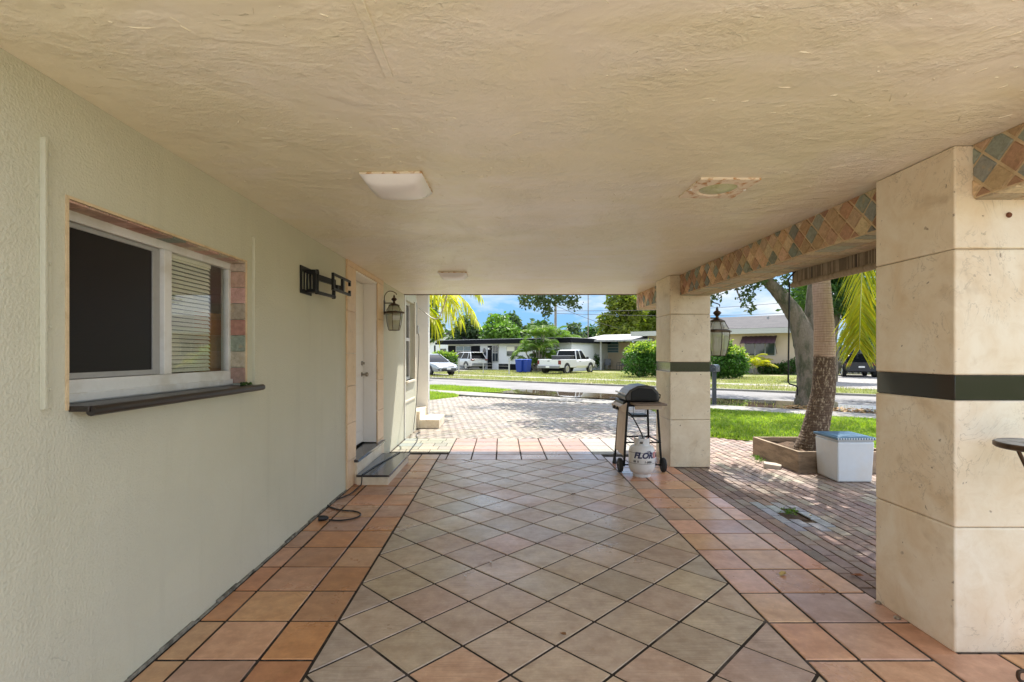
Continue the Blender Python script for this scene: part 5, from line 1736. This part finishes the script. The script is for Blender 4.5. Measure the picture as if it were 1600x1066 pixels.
for s in (-1, 1):
    MB().hexa([(s * .52 - .14, 2.36, .56), (s * .52 + .14, 2.30, .58), (s * .62 + .14, 1.86, .72), (s * .62 - .06, 1.90, .74), (s * .52 - .14, 2.34, .66), (s * .52 + .14, 2.28, .68), (s * .62 + .15, 1.82, .82), (s * .62 - .06, 1.86, .82)]).build('headlight', MT['head_lens'], t, bevel=.01, **K)
    MB().box(s * .66 - .09, s * .66 + .09, 2.28, 2.39, .36, .46).build('fog_light', MT['trim_black'], t, bevel=.01, **K)
    MB().box(s * (hw + .08) - .08, s * (hw + .08) + .08, .68, .80, .92, 1.05).build('side_mirror', ps_, t, bevel=.02, **K)
wheels(t, (-1.42, 1.38), hw, .33)
# ================================================================== houses across the street
HR = math.atan2(-.6, .8)


def house_root(name, label, v, cat='house'):
    t = thing(name, label, cat, UV(0, v), HR)
    t['v'] = v
    return t


def hu(px, v):
    q = PV(px, 500, v)
    return .8 * q.x - .6 * q.y


def hz(px, py, v):
    return PV(px, py, v).z


def slab(t, name, mat, px0, px1, py0, py1, v, y0, y1, parent=None, ref=None, bevel=0):
    """a block seen between photo columns px0..px1 and rows py0 (top)..py1 on the facade plane v; y0..y1 is its depth from there"""
    ref = (px0 + px1) / 2 if ref is None else ref
    z1, z0 = hz(ref, py0, v), (hz(ref, py1, v) if py1 is not None else -.02)
    base = t['v']
    return MB().box(hu(px0, v), hu(px1, v), v - base + y0, v - base + y1, z0, z1).build(name, MT[mat], parent or t, bevel=bevel, **K)


# --- white and black house
V1 = 38.3
h1 = house_root('white_house', 'low white and black house with flat dark roof edge behind the white car', V1)
ul, ur = hu(700, V1), hu(893, V1)
ztop = hz(760, 539.5, V1)
MB().box(ul, ur, 0.0, 9, -.02, ztop + .12).build('wall', MT['siding'], h1, **K)
sd = MB()
zz0 = .55
while zz0 < ztop - .1:
    sd.box(hu(780, V1), ur, -.022, -.001, zz0, zz0 + .17)
    zz0 += .19
sd.build('lap_siding', MT['siding'], h1, **K)
m = MB().box(ul - .9, ur + .3, -.75, 9.3, ztop + .12, ztop + .52)
m.build('roof', MT['black_paint'], h1, bevel=.02, **K)
MB().box(ul - 1.0, ur + .4, -.85, -.752, ztop + .10, ztop + .30).build('fascia', MT['black_paint'], h1, **K)
MB().box(ul - .9, ur + .3, -.6, 9.3, ztop + .521, ztop + .56).build('roof_surface', MT['roof_gravel'], h1, **K)
slab(h1, 'dark_panel', 'black_paint', 700.5, 712.5, 540.5, 556, V1, -.05, -.002)
slab(h1, 'dark_panel', 'black_paint', 736.5, 750, 540.5, 556, V1, -.05, -.002)
w1 = slab(h1, 'window', 'far_white', 712.8, 736.3, 539.8, 556, V1, -.07, -.003)
for a, b in ((714, 724.2), (725.8, 735.4)):
    slab(h1, 'pane', 'blue_pane', a, b, 541.5, 548, V1, -.09, -.071, parent=w1)
    slab(h1, 'pane', 'dark_pane', a, b, 548.8, 555, V1, -.09, -.071, parent=w1)
ou, oz = hu(757, V1), hz(757, 551, V1)
mm = MB()
mm.lathe([(.38, 0), (.38, -.04)], (0, 0, 0), 24, 'y')
mm.v = [Vector((p.x * .55 + ou, p.y - .005, p.z * 1.1 + oz)) for p in mm.v]
mm.build('oval_window', MT['dark_pane'], h1, **K)
d1 = slab(h1, 'door', 'black_paint', 762.5, 769, 540.5, None, V1, -.06, -.002)
w1 = slab(h1, 'window', 'far_white', 769.3, 779.3, 539, 566, V1, -.07, -.003)
for a, b in ((770.6, 774), (774.8, 778.6)):
    slab(h1, 'pane', 'dark_pane', a, b, 540.5, 551, V1, -.09, -.071, parent=w1)
    slab(h1, 'pane', 'dark_pane', a, b, 552, 564.5, V1, -.09, -.071, parent=w1)
slab(h1, 'porch_lamp', 'opal', 764.5, 766.8, 543.5, 546.5, V1, -.22, -.061)
slab(h1, 'dark_base', 'black_paint', 779.5, 893, 569, None, V1, -.05, -.002, ref=800)
w1 = slab(h1, 'window', 'far_white', 792, 809.5, 540.5, 557, V1, -.07, -.003)
slab(h1, 'pane', 'blind', 793, 804.5, 541.8, 548.5, V1, -.09, -.071, parent=w1)
slab(h1, 'pane', 'dark_pane', 793, 804.5, 549.2, 556, V1, -.09, -.071, parent=w1)
slab(h1, 'pane', 'dark_pane', 805.5, 809, 541.8, 556, V1, -.09, -.071, parent=w1)
cpx = slab(h1, 'carport_post', 'black_paint', 684.5, 686, 540, None, V1, -.6, -.5)

# --- gabled white house behind it
V2 = 48.0
h2 = house_root('gabled_house', 'white gabled house whose peak rises behind the dark flat roof', V2)
u0, u1, um = hu(671, V2), hu(733, V2), hu(709, V2)
zb_, zp_, zl = hz(709, 531, V2), hz(709, 520.5, V2), hz(671, 536, V2)
gp = [(u0, -.02), (u1, -.02), (u1, zb_ - .25), (um, zp_), (u0, zl)]
MB().prism(gp, lambda a, b, h: (a, h, b), 0, 8).build('wall', MT['siding'], h2, **K)
m = MB()
for (a, za), (b, zb2) in (((u0 - .5, zl - .22), (um, zp_ + .04)), ((um, zp_ + .04), (u1 + .5, zb_ - .5))):
    m.prism([(a, za + .02), (b, zb2 + .02), (b, zb2 + .24), (a, za + .24)], lambda a_, b_, h: (a_, h, b_), -.35, 8.3)
m.build('roof', MT['shingle'], h2, **K)
slab(h2, 'vent', 'dark_pane', 707.5, 710.5, 524, 527, V2, -.04, -.002)
slab(h2, 'window', 'dark_pane', 688, 697, 545, 553, V2, -.06, -.002)

# --- cream house with porch and awning
V3 = 42.5
h3 = house_root('cream_house', 'long cream house with white porch roof, grey shingles and maroon awning', V3)
uL, uM, uR = hu(907, V3 + 3), hu(1012, V3), hu(1262, V3)
zw = hz(1175, 521, V3)
MB().box(uM, uR, 0, 9, -.02, zw).build('wall', MT['house_cream'], h3, **K)
zpo = hz(960, 534, V3)
MB().box(uL, uM - .002, 3.0, 9, -.02, zpo).build('porch_wall', MT['house_cream'], h3, **K)
uP = hu(902, V3 - .4)
m = MB().hexa([(uP, -.6, zpo), (uM + .6, -.6, zpo), (uM + .6, 5.2, zpo + .25), (uP, 5.2, zpo + .25), (uP, -.6, zpo + .16), (uM + .6, -.6, zpo + .16), (uM + .6, 5.2, zpo + .85), (uP, 5.2, zpo + .85)])
m.build('porch_roof', MT['white_roof'], h3, **K)
MB().box(uM - 1.2, uR + .5, -.8, -.65, zw - .05, zw + .34).build('fascia', MT['far_white'], h3, **K)
MB().box(uM - 1.2, uR + .5, -.648, 9, zw, zw + .10).build('eave', MT['far_white'], h3, **K)
zr = hz(1180, 494, V3 + 4.5)
m = MB().prism([(-.75, zw + .36), (4.5, zr), (9.7, zw + .36), (9.7, zw + .2), (-.75, zw + .2)], lambda a, b, h: (h, a, b), uM + 1.2, uR + .6)
m.build('shingle_roof', MT['shingle'], h3, **K)
MB().lathe([(.07, 0), (.07, .35), (.11, .36), (.11, .42)], (hu(1200, V3 + 3), 3.0, zr - .6), 10).build('roof_vent', MT['post_grey'], h3, **K)
for px in (938.5, 1008):
    slab(h3, 'porch_post', 'far_white', px - 1.1, px + 1.1, 533, None, V3 - .2, 0, .12)
w3 = slab(h3, 'window', 'far_white', 944.8, 967.3, 533.5, 551.5, V3 + 3, -.08, -.002)
for y0, y1 in ((534.5, 538.6), (539.2, 543.0), (543.8, 547.2), (547.8, 550.8)):
    slab(h3, 'pane', 'blue_pane', 945.8, 966.4, y0, y1, V3 + 3, -.11, -.081, parent=w3)
w3 = slab(h3, 'window', 'far_white', 1163, 1212, 530, 556, V3, -.06, -.002)
for a, b in ((1164.5, 1179), (1180.5, 1195), (1196.5, 1210.5)):
    slab(h3, 'pane', 'dark_pane', a, b, 531, 555, V3, -.09, -.061, parent=w3)
ua, ub = hu(1160, V3), hu(1214, V3)
za, zb2 = hz(1187, 526, V3), hz(1187, 537, V3 - .9)
aw = MB()
for k in range(14):
    a, b = ua + (ub - ua) * k / 14, ua + (ub - ua) * (k + 1) / 14
    dz = .025 if k % 2 else 0
    aw.hexa([(a, -.9, zb2 + dz), (b, -.9, zb2 + dz), (b, -.003, za + dz), (a, -.003, za + dz), (a, -.9, zb2 + .03 + dz), (b, -.9, zb2 + .03 + dz), (b, -.003, za + .03 + dz), (a, -.003, za + .03 + dz)])
aw = aw.build('awning', MT['maroon'], h3, **K)
for u_ in (ua, ub):
    MB().tube([(u_, -.88, zb2), (u_, -.02, zb2 - .75)], .02, 6).build('brace', MT['maroon'], aw, **K)
MB().box(uM + 1.5, uR, -.03, -.001, -.01, .35).build('plinth', MT['concrete'], h3, **K)

h4 = house_root('orange_house', 'small orange house far off in the gap behind the white pickup', 62)
MB().box(hu(898, 62), hu(924, 62), 0, 6, -.02, hz(910, 538, 62)).build('wall', MT['orange_wall'], h4, **K)
MB().box(hu(896, 62), hu(926, 62), -.5, 6.3, hz(910, 538, 62), hz(910, 535, 62)).build('roof', MT['white_roof'], h4, **K)
for a in (912, 916.5):
    slab(h4, 'window', 'dark_pane', a - 1.5, a + 1.5, 541, 548, 62, -.05, -.002)

# dark board fence and a parked dark car at the right, behind the palms
f5 = house_root('board_fence', 'dark grey board fence at the back of the gravel driveway', 45.5, 'fence')
for i in range(44):
    a = hu(1285, 45.5) + i * .18
    MB().box(a, a + .172, 0, .03, 0, 2.0 + .02 * math.sin(i * 2.1)).build('board', MT['trim_grey'] if i % 2 else MT['mailbox'], f5, **K)
MB().box(hu(1285, 45.5), hu(1285, 45.5) + 44 * .18, .031, .07, .4, .5).box(hu(1285, 45.5), hu(1285, 45.5) + 44 * .18, .031, .07, 1.5, 1.6).build('rail', MT['mailbox'], f5, **K)
q = PV(1335, 580, 41.0)
t = thing('parked_car', 'black car parked nose in on the gravel drive in the shade', 'car', (q.x, q.y, 0), R(-25))
hw = .9
loft([(-2.2, hw * .88, .38, .92, .85), (-1.2, hw, .30, .96, .92), (.8, hw, .30, .94, .92), (1.9, hw * .93, .32, .80, .8), (2.2, hw * .8, .38, .66, .75)]).build('body', MT['trim_black'], t, smooth=True, angle=30, **K)
cabin(t, -2.0, 1.1, -1.3, .2, .94, 1.46, hw * .92, hw * .68, MT['trim_black'], ((0, 0), (.5, .5), (1, 1)))
MB().box(-.16, .16, -2.24, -2.2, .6, .7).build('number_plate', MT['white'], t, **K)
for s in (-1, 1):
    MB().box(s * .68 - .14, s * .68 + .14, -2.23, -2.1, .74, .86).build('tail_light', MT['tail_red'], t, **K)
wheels(t, (-1.36, 1.38), hw, .34)

# two chairs on the porch
for px, l, rz in ((969.5, 'grey metal porch chair nearer the round hedge', R(-75)), (949, 'grey metal porch chair below the blue jalousie window', R(-20))):
    q = PV(px, 570, V3 + 1.6)
    t = thing('porch_chair', l, 'chair', (q.x, q.y, 0), rz, 'chairs on the cream house porch')
    MB().box(-.28, .28, -.28, .26, .40, .46).build('seat', MT['trim_grey'], t, bevel=.02, **K)
    MB().hexa([(-.28, .22, .46), (.28, .22, .46), (.28, .27, .46), (-.28, .27, .46), (-.28, .38, 1.0), (.28, .38, 1.0), (.28, .42, 1.0), (-.28, .42, 1.0)]).build('backrest', MT['trim_grey'], t, bevel=.02, **K)
    for sx in (-.25, .25):
        for sy in (-.24, .24):
            MB().tube([(sx, sy, 0), (sx, sy, .41)], .022, 6).build('leg', MT['trim_black'], t, **K)
        MB().tube([(sx, -.24, .41), (sx, -.24, .64), (sx, .30, .66)], .022, 6).build('armrest', MT['trim_black'], t, **K)

# ================================================================== trees and planting


def tree(name, label, base, trunk_pts, r0, r1, blobs, n, size, leaf, limbs=(), bark='bark', cat='tree', group=None, shell=.5, aspect=.5, flat=.25):
    t = thing(name, label, cat, base, 0, group)
    if trunk_pts:
        m = MB()
        limb(m, curve_pts(trunk_pts, 5), r0, r1, 12)
        for pts, a, b in limbs:
            limb(m, curve_pts(pts, 5), a, b, 10)
        m.build('trunk', MT[bark], t, smooth=True, angle=80)
    v, f = leaf_cloud(blobs, n, size, flat, aspect, shell)
    np_mesh('crown', v, f, MT[leaf], t)
    return t


def auto_tree(name, label, px, py_top, hw_px, Y, n, size, leaf, zlow=.30, group=None, squash=1.0, nb=11):
    """a tree standing at distance Y, its crown centred on column px"""
    top_z = P(px, py_top, Y).z
    x = (px - CX) * Y / F
    rw = hw_px * Y / F
    zl = top_z * zlow
    blobs = []
    cz, rh = (top_z + zl) / 2, (top_z - zl) / 2
    for i in range(nb):
        a = 2 * PI * i / nb * 2.4 + random.uniform(-.4, .4)
        rr__ = rw * random.uniform(.25, .72)
        zz__ = cz + rh * random.uniform(-.62, .62)
        k = math.sqrt(max(.1, 1 - ((zz__ - cz) / rh) ** 2))
        b = rw * random.uniform(.30, .46)
        blobs.append(((x + rr__ * k * math.cos(a), Y + rr__ * k * math.sin(a), zz__), (b, b, min(b * .85, rh * .5))))
    blobs.append(((x, Y, top_z - rh * .42), (rw * .5, rw * .5, rh * .42)))
    base = Vector((x, Y, -.05))
    limbs = []
    for i in range(4):
        c = Vector(blobs[i * 2][0])
        s = Vector((x, Y, zl * .8))
        limbs.append(([s, s.lerp(c, .5) + Vector((0, 0, .3)), c], .14, .04))
    return tree(name, label, base, [base, Vector((x + .1, Y, zl * .6)), Vector((x, Y, cz))], .26, .10, blobs, n, size, leaf, limbs, group=group)


# the oak on the swale
YO = 14.7
oak = thing('oak_tree', 'leaning grey oak with forked mossy trunk on the swale beyond the lawn', 'tree', (P(1268, 632, YO).x, YO, -.03))
m = MB()
base = [P(1272, 640, YO), P(1268, 628, YO), P(1266, 612, YO), P(1264, 590, YO), P(1260, 555, YO), P(1254, 522, YO), P(1243, 494, YO), P(1222, 464, YO - .1), P(1200, 440, YO - .2), P(1172, 412, YO - .2), P(1130, 380, YO)]
pts = curve_pts(base, 6)
rs = np.interp(np.linspace(0, 10, len(pts)), [0, 1, 2, 3, 4, 5, 6, 7, 8, 9, 10], [.62, .46, .36, .31, .29, .285, .235, .185, .155, .13, .10])
m.tube(pts, [float(r) * (1 + .05 * math.sin(i * 1.9) * math.cos(i * .7)) for i, r in enumerate(rs)], 16)
limb(m, curve_pts([P(1262, 575, YO), P(1264, 535, YO + .05), P(1268, 492, YO + .2), P(1273, 440, YO + .3), P(1290, 380, YO + .5)], 5), .22, .14, 12)
limb(m, curve_pts([P(1206, 446, YO - .2), P(1196, 425, YO - .5), P(1192, 400, YO - .9)], 4), .10, .06, 8)
limb(m, curve_pts([P(1130, 380, YO), P(1050, 340, YO + .4), P(960, 330, YO + 1), P(880, 380, YO + 1.3), P(868, 455, YO + 1.4)], 5), .13, .03, 8)
limb(m, curve_pts([P(1172, 412, YO - .2), P(1150, 440, YO - .3), P(1158, 472, YO - .3)], 4), .05, .012, 6)
limb(m, curve_pts([P(1150, 400, YO - .1), P(1120, 425, YO - .2), P(1116, 460, YO - .2)], 4), .05, .012, 6)
m.build('trunk', MT['bark'], oak, smooth=True, angle=80)


def pb_(px, py, Y, rpx, rz=None):
    r_ = rpx * Y / F
    return (tuple(P(px, py, Y)), (r_, r_ * 1.3, (rz or rpx) * Y / F))


low = [pb_(1112, 455, 14.6, 16, 22), pb_(1128, 448, 14.5, 12, 14), pb_(1150, 440, 14.4, 14, 13), pb_(1166, 462, 14.4, 13, 16), pb_(1180, 440, 14.2, 20, 15), pb_(1172, 482, 14.4, 8, 8), pb_(1205, 424, 14.1, 24, 12), pb_(1228, 440, 14.4, 10, 20), pb_(1160, 424, 14.6, 22, 10),
       pb_(820, 474, 16.2, 12, 8), pb_(846, 470, 16, 20, 14), pb_(854, 486, 16.1, 12, 12), pb_(872, 466, 16, 24, 12), pb_(896, 474, 16.2, 14, 13), pb_(830, 463, 16.1, 22, 7)]
v, f = leaf_cloud(low, 2300, .115, .25, .55, .1)
cr = np_mesh('crown', v, f, MT['oak_leaf'], oak)
up = []
for i in range(46):
    x, y = random.uniform(1.0, 13), random.uniform(12.2, 19)
    if random.random() < .25 and x < 6:
        continue
    z = random.uniform(4.1, 8.5)
    if z < 1.45 + 110 * y / F + .9:
        z += 1.0
    r_ = random.uniform(.55, 1.15)
    up.append(((x, y, z), (r_, r_, r_ * .6)))
for i in range(20):
    x, y, z = random.uniform(1.6, 6.2), random.uniform(13.6, 19.5), random.uniform(4.6, 6.5)
    r_ = random.uniform(.5, .9)
    up.append(((x, y, max(z, 1.45 + 108 * y / F + .9)), (r_ * 1.3, r_, r_ * .5)))
for i in range(18):
    x, y = random.uniform(5, 16), random.uniform(15.5, 22.5)
    up.append(((x, y, random.uniform(6.0, 8.8)), (1.0, 1.0, .6)))
v, f = leaf_cloud(up, 33000, .16, .25, .55, .2)
np_mesh('crown', v, f, MT['oak_leaf'], oak)

# coconut palm behind the house corner, its fronds hanging into view
bx_, by_ = -3.3, 13.9
cp_ = thing('palm_tree', 'coconut palm behind the white pier with yellow fronds hanging at the roof edge', 'palm tree', (bx_, by_, -.02))
MB().tube(curve_pts([(bx_, by_, -.02), (bx_ + .05, by_, 1.5), (bx_ - .05, by_, 3.0), (bx_, by_, 3.7)], 6), [.2 - .004 * i for i in range(19)], 14).build('trunk', MT['palm_grey'], cp_, smooth=True, angle=80)
tp0 = Vector((bx_, by_, 3.7))
for ctrl in ([tp0, P(640, 440, 13.6), P(690, 448, 13.2), P(725, 468, 13.0), P(746, 502, 12.9)],
             [tp0, P(640, 425, 13.4), P(676, 440, 12.8), P(706, 466, 12.5), P(722, 505, 12.4)],
             [tp0, P(650, 452, 14.2), P(682, 462, 14.0), P(700, 482, 13.9), P(708, 515, 13.9)],
             [tp0, P(630, 420, 13.3), P(668, 420, 12.7), P(720, 430, 12.3), P(752, 462, 12.2)],
             [tp0, P(640, 470, 13.6), P(664, 478, 13.3), P(680, 500, 13.2), P(686, 528, 13.2)]):
    add_frond(cp_, None, 0, 0, 0, 0, .82, MT['frond_yellow'], per=3, width=.045, sag=1.15, path=curve_pts(ctrl, 4), r=.02, forward=.55)
for i in range(9):
    az = R(70) + 2 * PI * .62 * i / 9
    add_frond(cp_, tp0, az, random.uniform(.5, 1.0), 1.2, 2.8, .75, MT['frond_yellow'], per=4, width=.045, sag=.8, r=.02)

# round hedge and shrubs in front of the cream house


def shrub(label, blobs, n, size, leaf, tip=None, ntip=0, group=None, name='shrub'):
    c = blobs[0][0]
    t = thing(name, label, 'shrub', (c[0], c[1], 0), 0, group)
    v, f = leaf_cloud(blobs, n, size, .1, .55, .55)
    np_mesh('foliage', v, f, MT[leaf], t)
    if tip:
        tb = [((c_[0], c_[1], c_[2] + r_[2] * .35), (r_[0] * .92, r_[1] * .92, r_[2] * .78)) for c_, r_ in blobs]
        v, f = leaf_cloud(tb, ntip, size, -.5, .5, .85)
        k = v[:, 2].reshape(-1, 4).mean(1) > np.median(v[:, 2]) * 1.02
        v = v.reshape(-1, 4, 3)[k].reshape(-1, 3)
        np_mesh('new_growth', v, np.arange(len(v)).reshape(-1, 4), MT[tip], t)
    m = MB()
    for i in range(6):
        a = i * 1.05
        m.tube([(c[0] + .1 * math.cos(a), c[1] + .1 * math.sin(a), -.02), (c[0] + .5 * math.cos(a), c[1] + .5 * math.sin(a), c[2] * 1.1)], .025, 5)
    m.build('stem', MT['bark'], t)
    return t


q = G(1006, 590)
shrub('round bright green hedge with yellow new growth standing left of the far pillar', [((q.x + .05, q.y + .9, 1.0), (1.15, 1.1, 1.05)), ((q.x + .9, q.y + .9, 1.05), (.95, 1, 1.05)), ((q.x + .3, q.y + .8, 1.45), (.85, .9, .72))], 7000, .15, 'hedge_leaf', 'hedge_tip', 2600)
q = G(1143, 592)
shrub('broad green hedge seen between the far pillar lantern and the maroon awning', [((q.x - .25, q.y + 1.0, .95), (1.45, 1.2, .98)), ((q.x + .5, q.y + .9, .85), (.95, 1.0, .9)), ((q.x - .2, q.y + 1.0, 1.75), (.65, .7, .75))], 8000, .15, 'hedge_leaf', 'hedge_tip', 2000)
for px, py, h, w_, l in ((1193, 582, .95, .5, 'dark foundation shrub under the maroon awning'), (1207, 583, .7, .5, 'low dark foundation shrub right of the awning shrub'), (1219, 583, .75, .4, 'small foundation shrub at the middle of the cream wall'), (1236, 583, 1.05, .6, 'foundation shrub with red flowers next to the oak trunk')):
    q = PV(px, 560, V3 - .8)
    shrub(l, [((q.x, q.y, h * .5), (w_, w_, h * .52)), ((q.x + .2, q.y, h * .7), (w_ * .5, w_ * .5, h * .4))], 700, .16, 'mango_leaf', group='foundation shrubs along the cream house')
for i, (px, l) in enumerate(((683, 'leafy shrub above the silver car'), (693, 'leafy shrub between the silver car and the white car'), (704, 'pale tipped shrub touching the tail of the white car'))):
    q = G(px, 578.5)
    shrub(l, [((q.x, q.y, .85), (.72, .6, .75)), ((q.x + .15, q.y, 1.25 - .12 * i), (.5, .5, .45))], 1300, .17, 'bright_leaf', 'hedge_tip', 260, group='shrubs in front of the white houses')
q = PV(926, 560, V3 + .2)
shrub('shadowy potted shrub on the porch beside the pickup nose', [((q.x, q.y, .8), (.7, .6, .75))], 900, .16, 'mango_leaf')


def clump(label, base, stems, h, ll, fl, nfr, mat, cat='palm', name='clump_palm', spread=.9):
    t = thing(name, label, cat, base)
    base = Vector(base)
    for s in range(stems):
        a = 2 * PI * s / max(stems, 1) + random.uniform(-.4, .4)
        sp = spread * random.uniform(.3, 1) if stems > 1 else 0
        b = base + Vector((math.cos(a) * sp * .35, math.sin(a) * sp * .35, 0))
        tp = base + Vector((math.cos(a) * sp, math.sin(a) * sp, h * random.uniform(.15, 1)))
        st = MB().tube(curve_pts([b, b.lerp(tp, .5) + Vector((0, 0, .1)), tp], 4), .05, 7).build('stem', MT['palm_grey'], t, smooth=True)
        for i in range(nfr):
            az = 2 * PI * i / nfr + random.uniform(-.3, .3)
            add_frond(t, tp, az, random.uniform(.75, 1.4), random.uniform(1.3, 2.1), fl * random.uniform(.8, 1.1), ll, MT[mat], per=3, width=.036, sag=.7, r=.018)
    return t


q = G(842, 581)
clump('big clump palm with many arching fronds between the blue bins and the pickup', (q.x, q.y + .6, -.02), 13, 3.4, .6, 1.5, 9, 'frond_green', spread=1.1)
q = G(868, 580)
clump('clump palm rising behind the tailgate of the white pickup', (q.x + .2, q.y + 1.5, -.02), 9, 3.5, .6, 1.5, 9, 'frond_green', spread=1.2)
q = G(816, 578)
clump('small single palm with upright fronds rising behind the blue bins', (q.x - .2, q.y, -.02), 1, 2.0, .42, 1.15, 13, 'frond_green', name='small_palm')
q = PV(1180, 570, V3 - 2.0)
clump('young yellow palm beside the broad hedge under the awning', (q.x, q.y, -.02), 2, 1.25, .5, 1.5, 8, 'frond_yellow', name='small_palm', spread=.25)

auto_tree('mango_tree', 'dark leafy tree between the white pier and the gabled house', 655, 452, 44, 30, 8000, .26, 'mango_leaf', .36)
auto_tree('broad_tree', 'rounded green tree rising just behind the dark roof of the white house', 778, 490, 42, 62, 6500, .50, 'bright_leaf', .1, 'trees beyond the houses')
auto_tree('broad_tree', 'green tree showing through behind the hanging yellow fronds', 728, 492, 30, 64, 3600, .5, 'far_leaf', .1, 'trees beyond the houses')
auto_tree('broad_tree', 'blue green tree behind the rounded tree, partly topping it', 800, 489, 24, 82, 3200, .6, 'far_leaf', .1, 'trees beyond the houses')
auto_tree('broad_tree', 'dark tree above the clump palms, left of the grey utility pole', 846, 501, 36, 76, 4200, .55, 'mango_leaf', .1, 'trees beyond the houses')
auto_tree('broad_tree', 'dark open crowned tree in the gap above the pickup cab', 896, 503, 24, 72, 2400, .5, 'far_leaf', .15, 'trees beyond the houses')
auto_tree('broad_tree', 'low tree line crown between pickup cab and tall tree', 925, 508, 26, 78, 2600, .55, 'mango_leaf', .1, 'trees beyond the houses')
auto_tree('ficus_tree', 'tall yellow green tree over the cream porch roof', 968, 448, 42, 58, 8500, .46, 'ficus_leaf', .12)
auto_tree('ficus_tree', 'tall yellow green tree partly hidden by the far pillar', 1030, 430, 46, 62, 7000, .48, 'ficus_leaf', .12)
auto_tree('mango_tree', 'dense dark tree behind the oak fork and the palm trunk', 1300, 380, 70, 27, 11000, .24, 'mango_leaf', .25)
auto_tree('mango_tree', 'dense dark tree at the right behind the hanging palm frond', 1400, 360, 90, 33, 11000, .3, 'mango_leaf', .06)
# bright leaves close behind the oak trunk
ob = [pb_(1256, 470, 17, 16, 22), pb_(1250, 500, 17, 10, 14), pb_(1262, 440, 17.2, 20, 18)]
xo, yo = P(1262, 600, 17.4).x, 17.4
tree('young_tree', 'slim young tree with bright leaves just behind the oak fork', (xo, yo, -.05), [(xo, yo, -.05), (xo, yo, 1.2), tuple(P(1256, 480, 17.2))], .06, .03, ob, 900, .15, 'bright_leaf', shell=.15)

far = []
for i in range(60):
    px = -300 + i * 42
    far.append((((px - CX) * 120 / F + random.uniform(-3, 3), 120 + random.uniform(-12, 12), random.uniform(1.5, 4.5)), (random.uniform(5, 9), 5, random.uniform(3, 5.5))))
v, f = leaf_cloud(far, 16000, 1.15, .1, .6, .4)
np_mesh('far_treeline', v, f, MT['far_leaf'], kind='stuff')

# ================================================================== light, sky, camera
SUN_TRAVEL = Vector((-.24, -.44, -1.0)).normalized()
to_sun = -SUN_TRAVEL
el = math.asin(to_sun.z)
rot = math.atan2(to_sun.x, to_sun.y)
wd = bpy.data.worlds.new('World')
S.world = wd
wd.use_nodes = True
nt = wd.node_tree
nt.nodes.clear()
sky = nd(nt, 'TexSky', sky_type='NISHITA', sun_disc=False, sun_elevation=el, sun_rotation=rot, altitude=0.0, air_density=1.0, dust_density=.6, ozone_density=1.6)
tc_ = nd(nt, 'TexCoord').outputs['Generated']
sp_ = nd(nt, 'SeparateXYZ', {0: tc_})
zc_ = math_(nt, 'MAXIMUM', sp_.outputs[2], .02)
zc_ = math_(nt, 'ADD', zc_, .22)
cv = nd(nt, 'CombineXYZ', {0: math_(nt, 'DIVIDE', sp_.outputs[0], zc_), 1: math_(nt, 'DIVIDE', sp_.outputs[1], zc_), 2: 3.7})
cn = nd(nt, 'TexNoise', {'Vector': cv.outputs[0], 'Scale': 1.5, 'Detail': 8.0, 'Roughness': .56, 'Distortion': .25}).outputs[0]
cf = ramp(nt, cn, [(.43, 0.0), (.62, 1.0)])
CLOUD = 6.2
cl = mixc(nt, ramp(nt, cn, [(.55, 0.0), (.8, 1.0)]), (CLOUD, CLOUD * 1.0, CLOUD * 1.02), (CLOUD * .78, CLOUD * .8, CLOUD * .84))
front = math_(nt, 'MULTIPLY', ramp(nt, sp_.outputs[2], [(.12, 1.0), (.30, 0.0)]), ramp(nt, sp_.outputs[1], [(.25, 0.0), (.5, 1.0)]))
blue = mixc(nt, front, sky.outputs[0], (.85, 1.75, 2.9))
cl = mixc(nt, front, cl, (2.7, 2.85, 3.0))
colr = mixc(nt, cf, blue, cl)
bg = nd(nt, 'Background', {'Color': colr, 'Strength': .15})
wo = nd(nt, 'OutputWorld', {'Surface': bg.outputs[0]})

sl_ = bpy.data.lights.new('sun', 'SUN')
sl_.energy = 4.0
sl_.angle = R(.55)
sl_.color = (1.0, .95, .87)
so_ = bpy.data.objects.new('sun', sl_)
COL.objects.link(so_)
so_.rotation_euler = SUN_TRAVEL.to_track_quat('-Z', 'Y').to_euler()

cam = bpy.data.cameras.new('camera')
cam.sensor_width = 36
cam.lens = 36 * F / 1600
cam.shift_x = (800 - CX) / 1600
cam.shift_y = (CY - 533) / 1600
cam.clip_start, cam.clip_end = .05, 2000
co = bpy.data.objects.new('camera', cam)
COL.objects.link(co)
co.location = (0, 0, HC)
co.rotation_euler = (PI / 2, 0, 0)
S.camera = co

S.view_settings.view_transform = 'Standard'
S.view_settings.look = 'None'
S.view_settings.exposure = 1.3
S.view_settings.gamma = 1
S.view_settings.use_curve_mapping = False
S.cycles.use_denoising = True
S.cycles.max_bounces = 10
S.cycles.diffuse_bounces = 6
S.cycles.transparent_max_bounces = 12
S.cycles.caustics_reflective = False
S.cycles.caustics_refractive = False
S.cycles.sample_clamp_indirect = 6
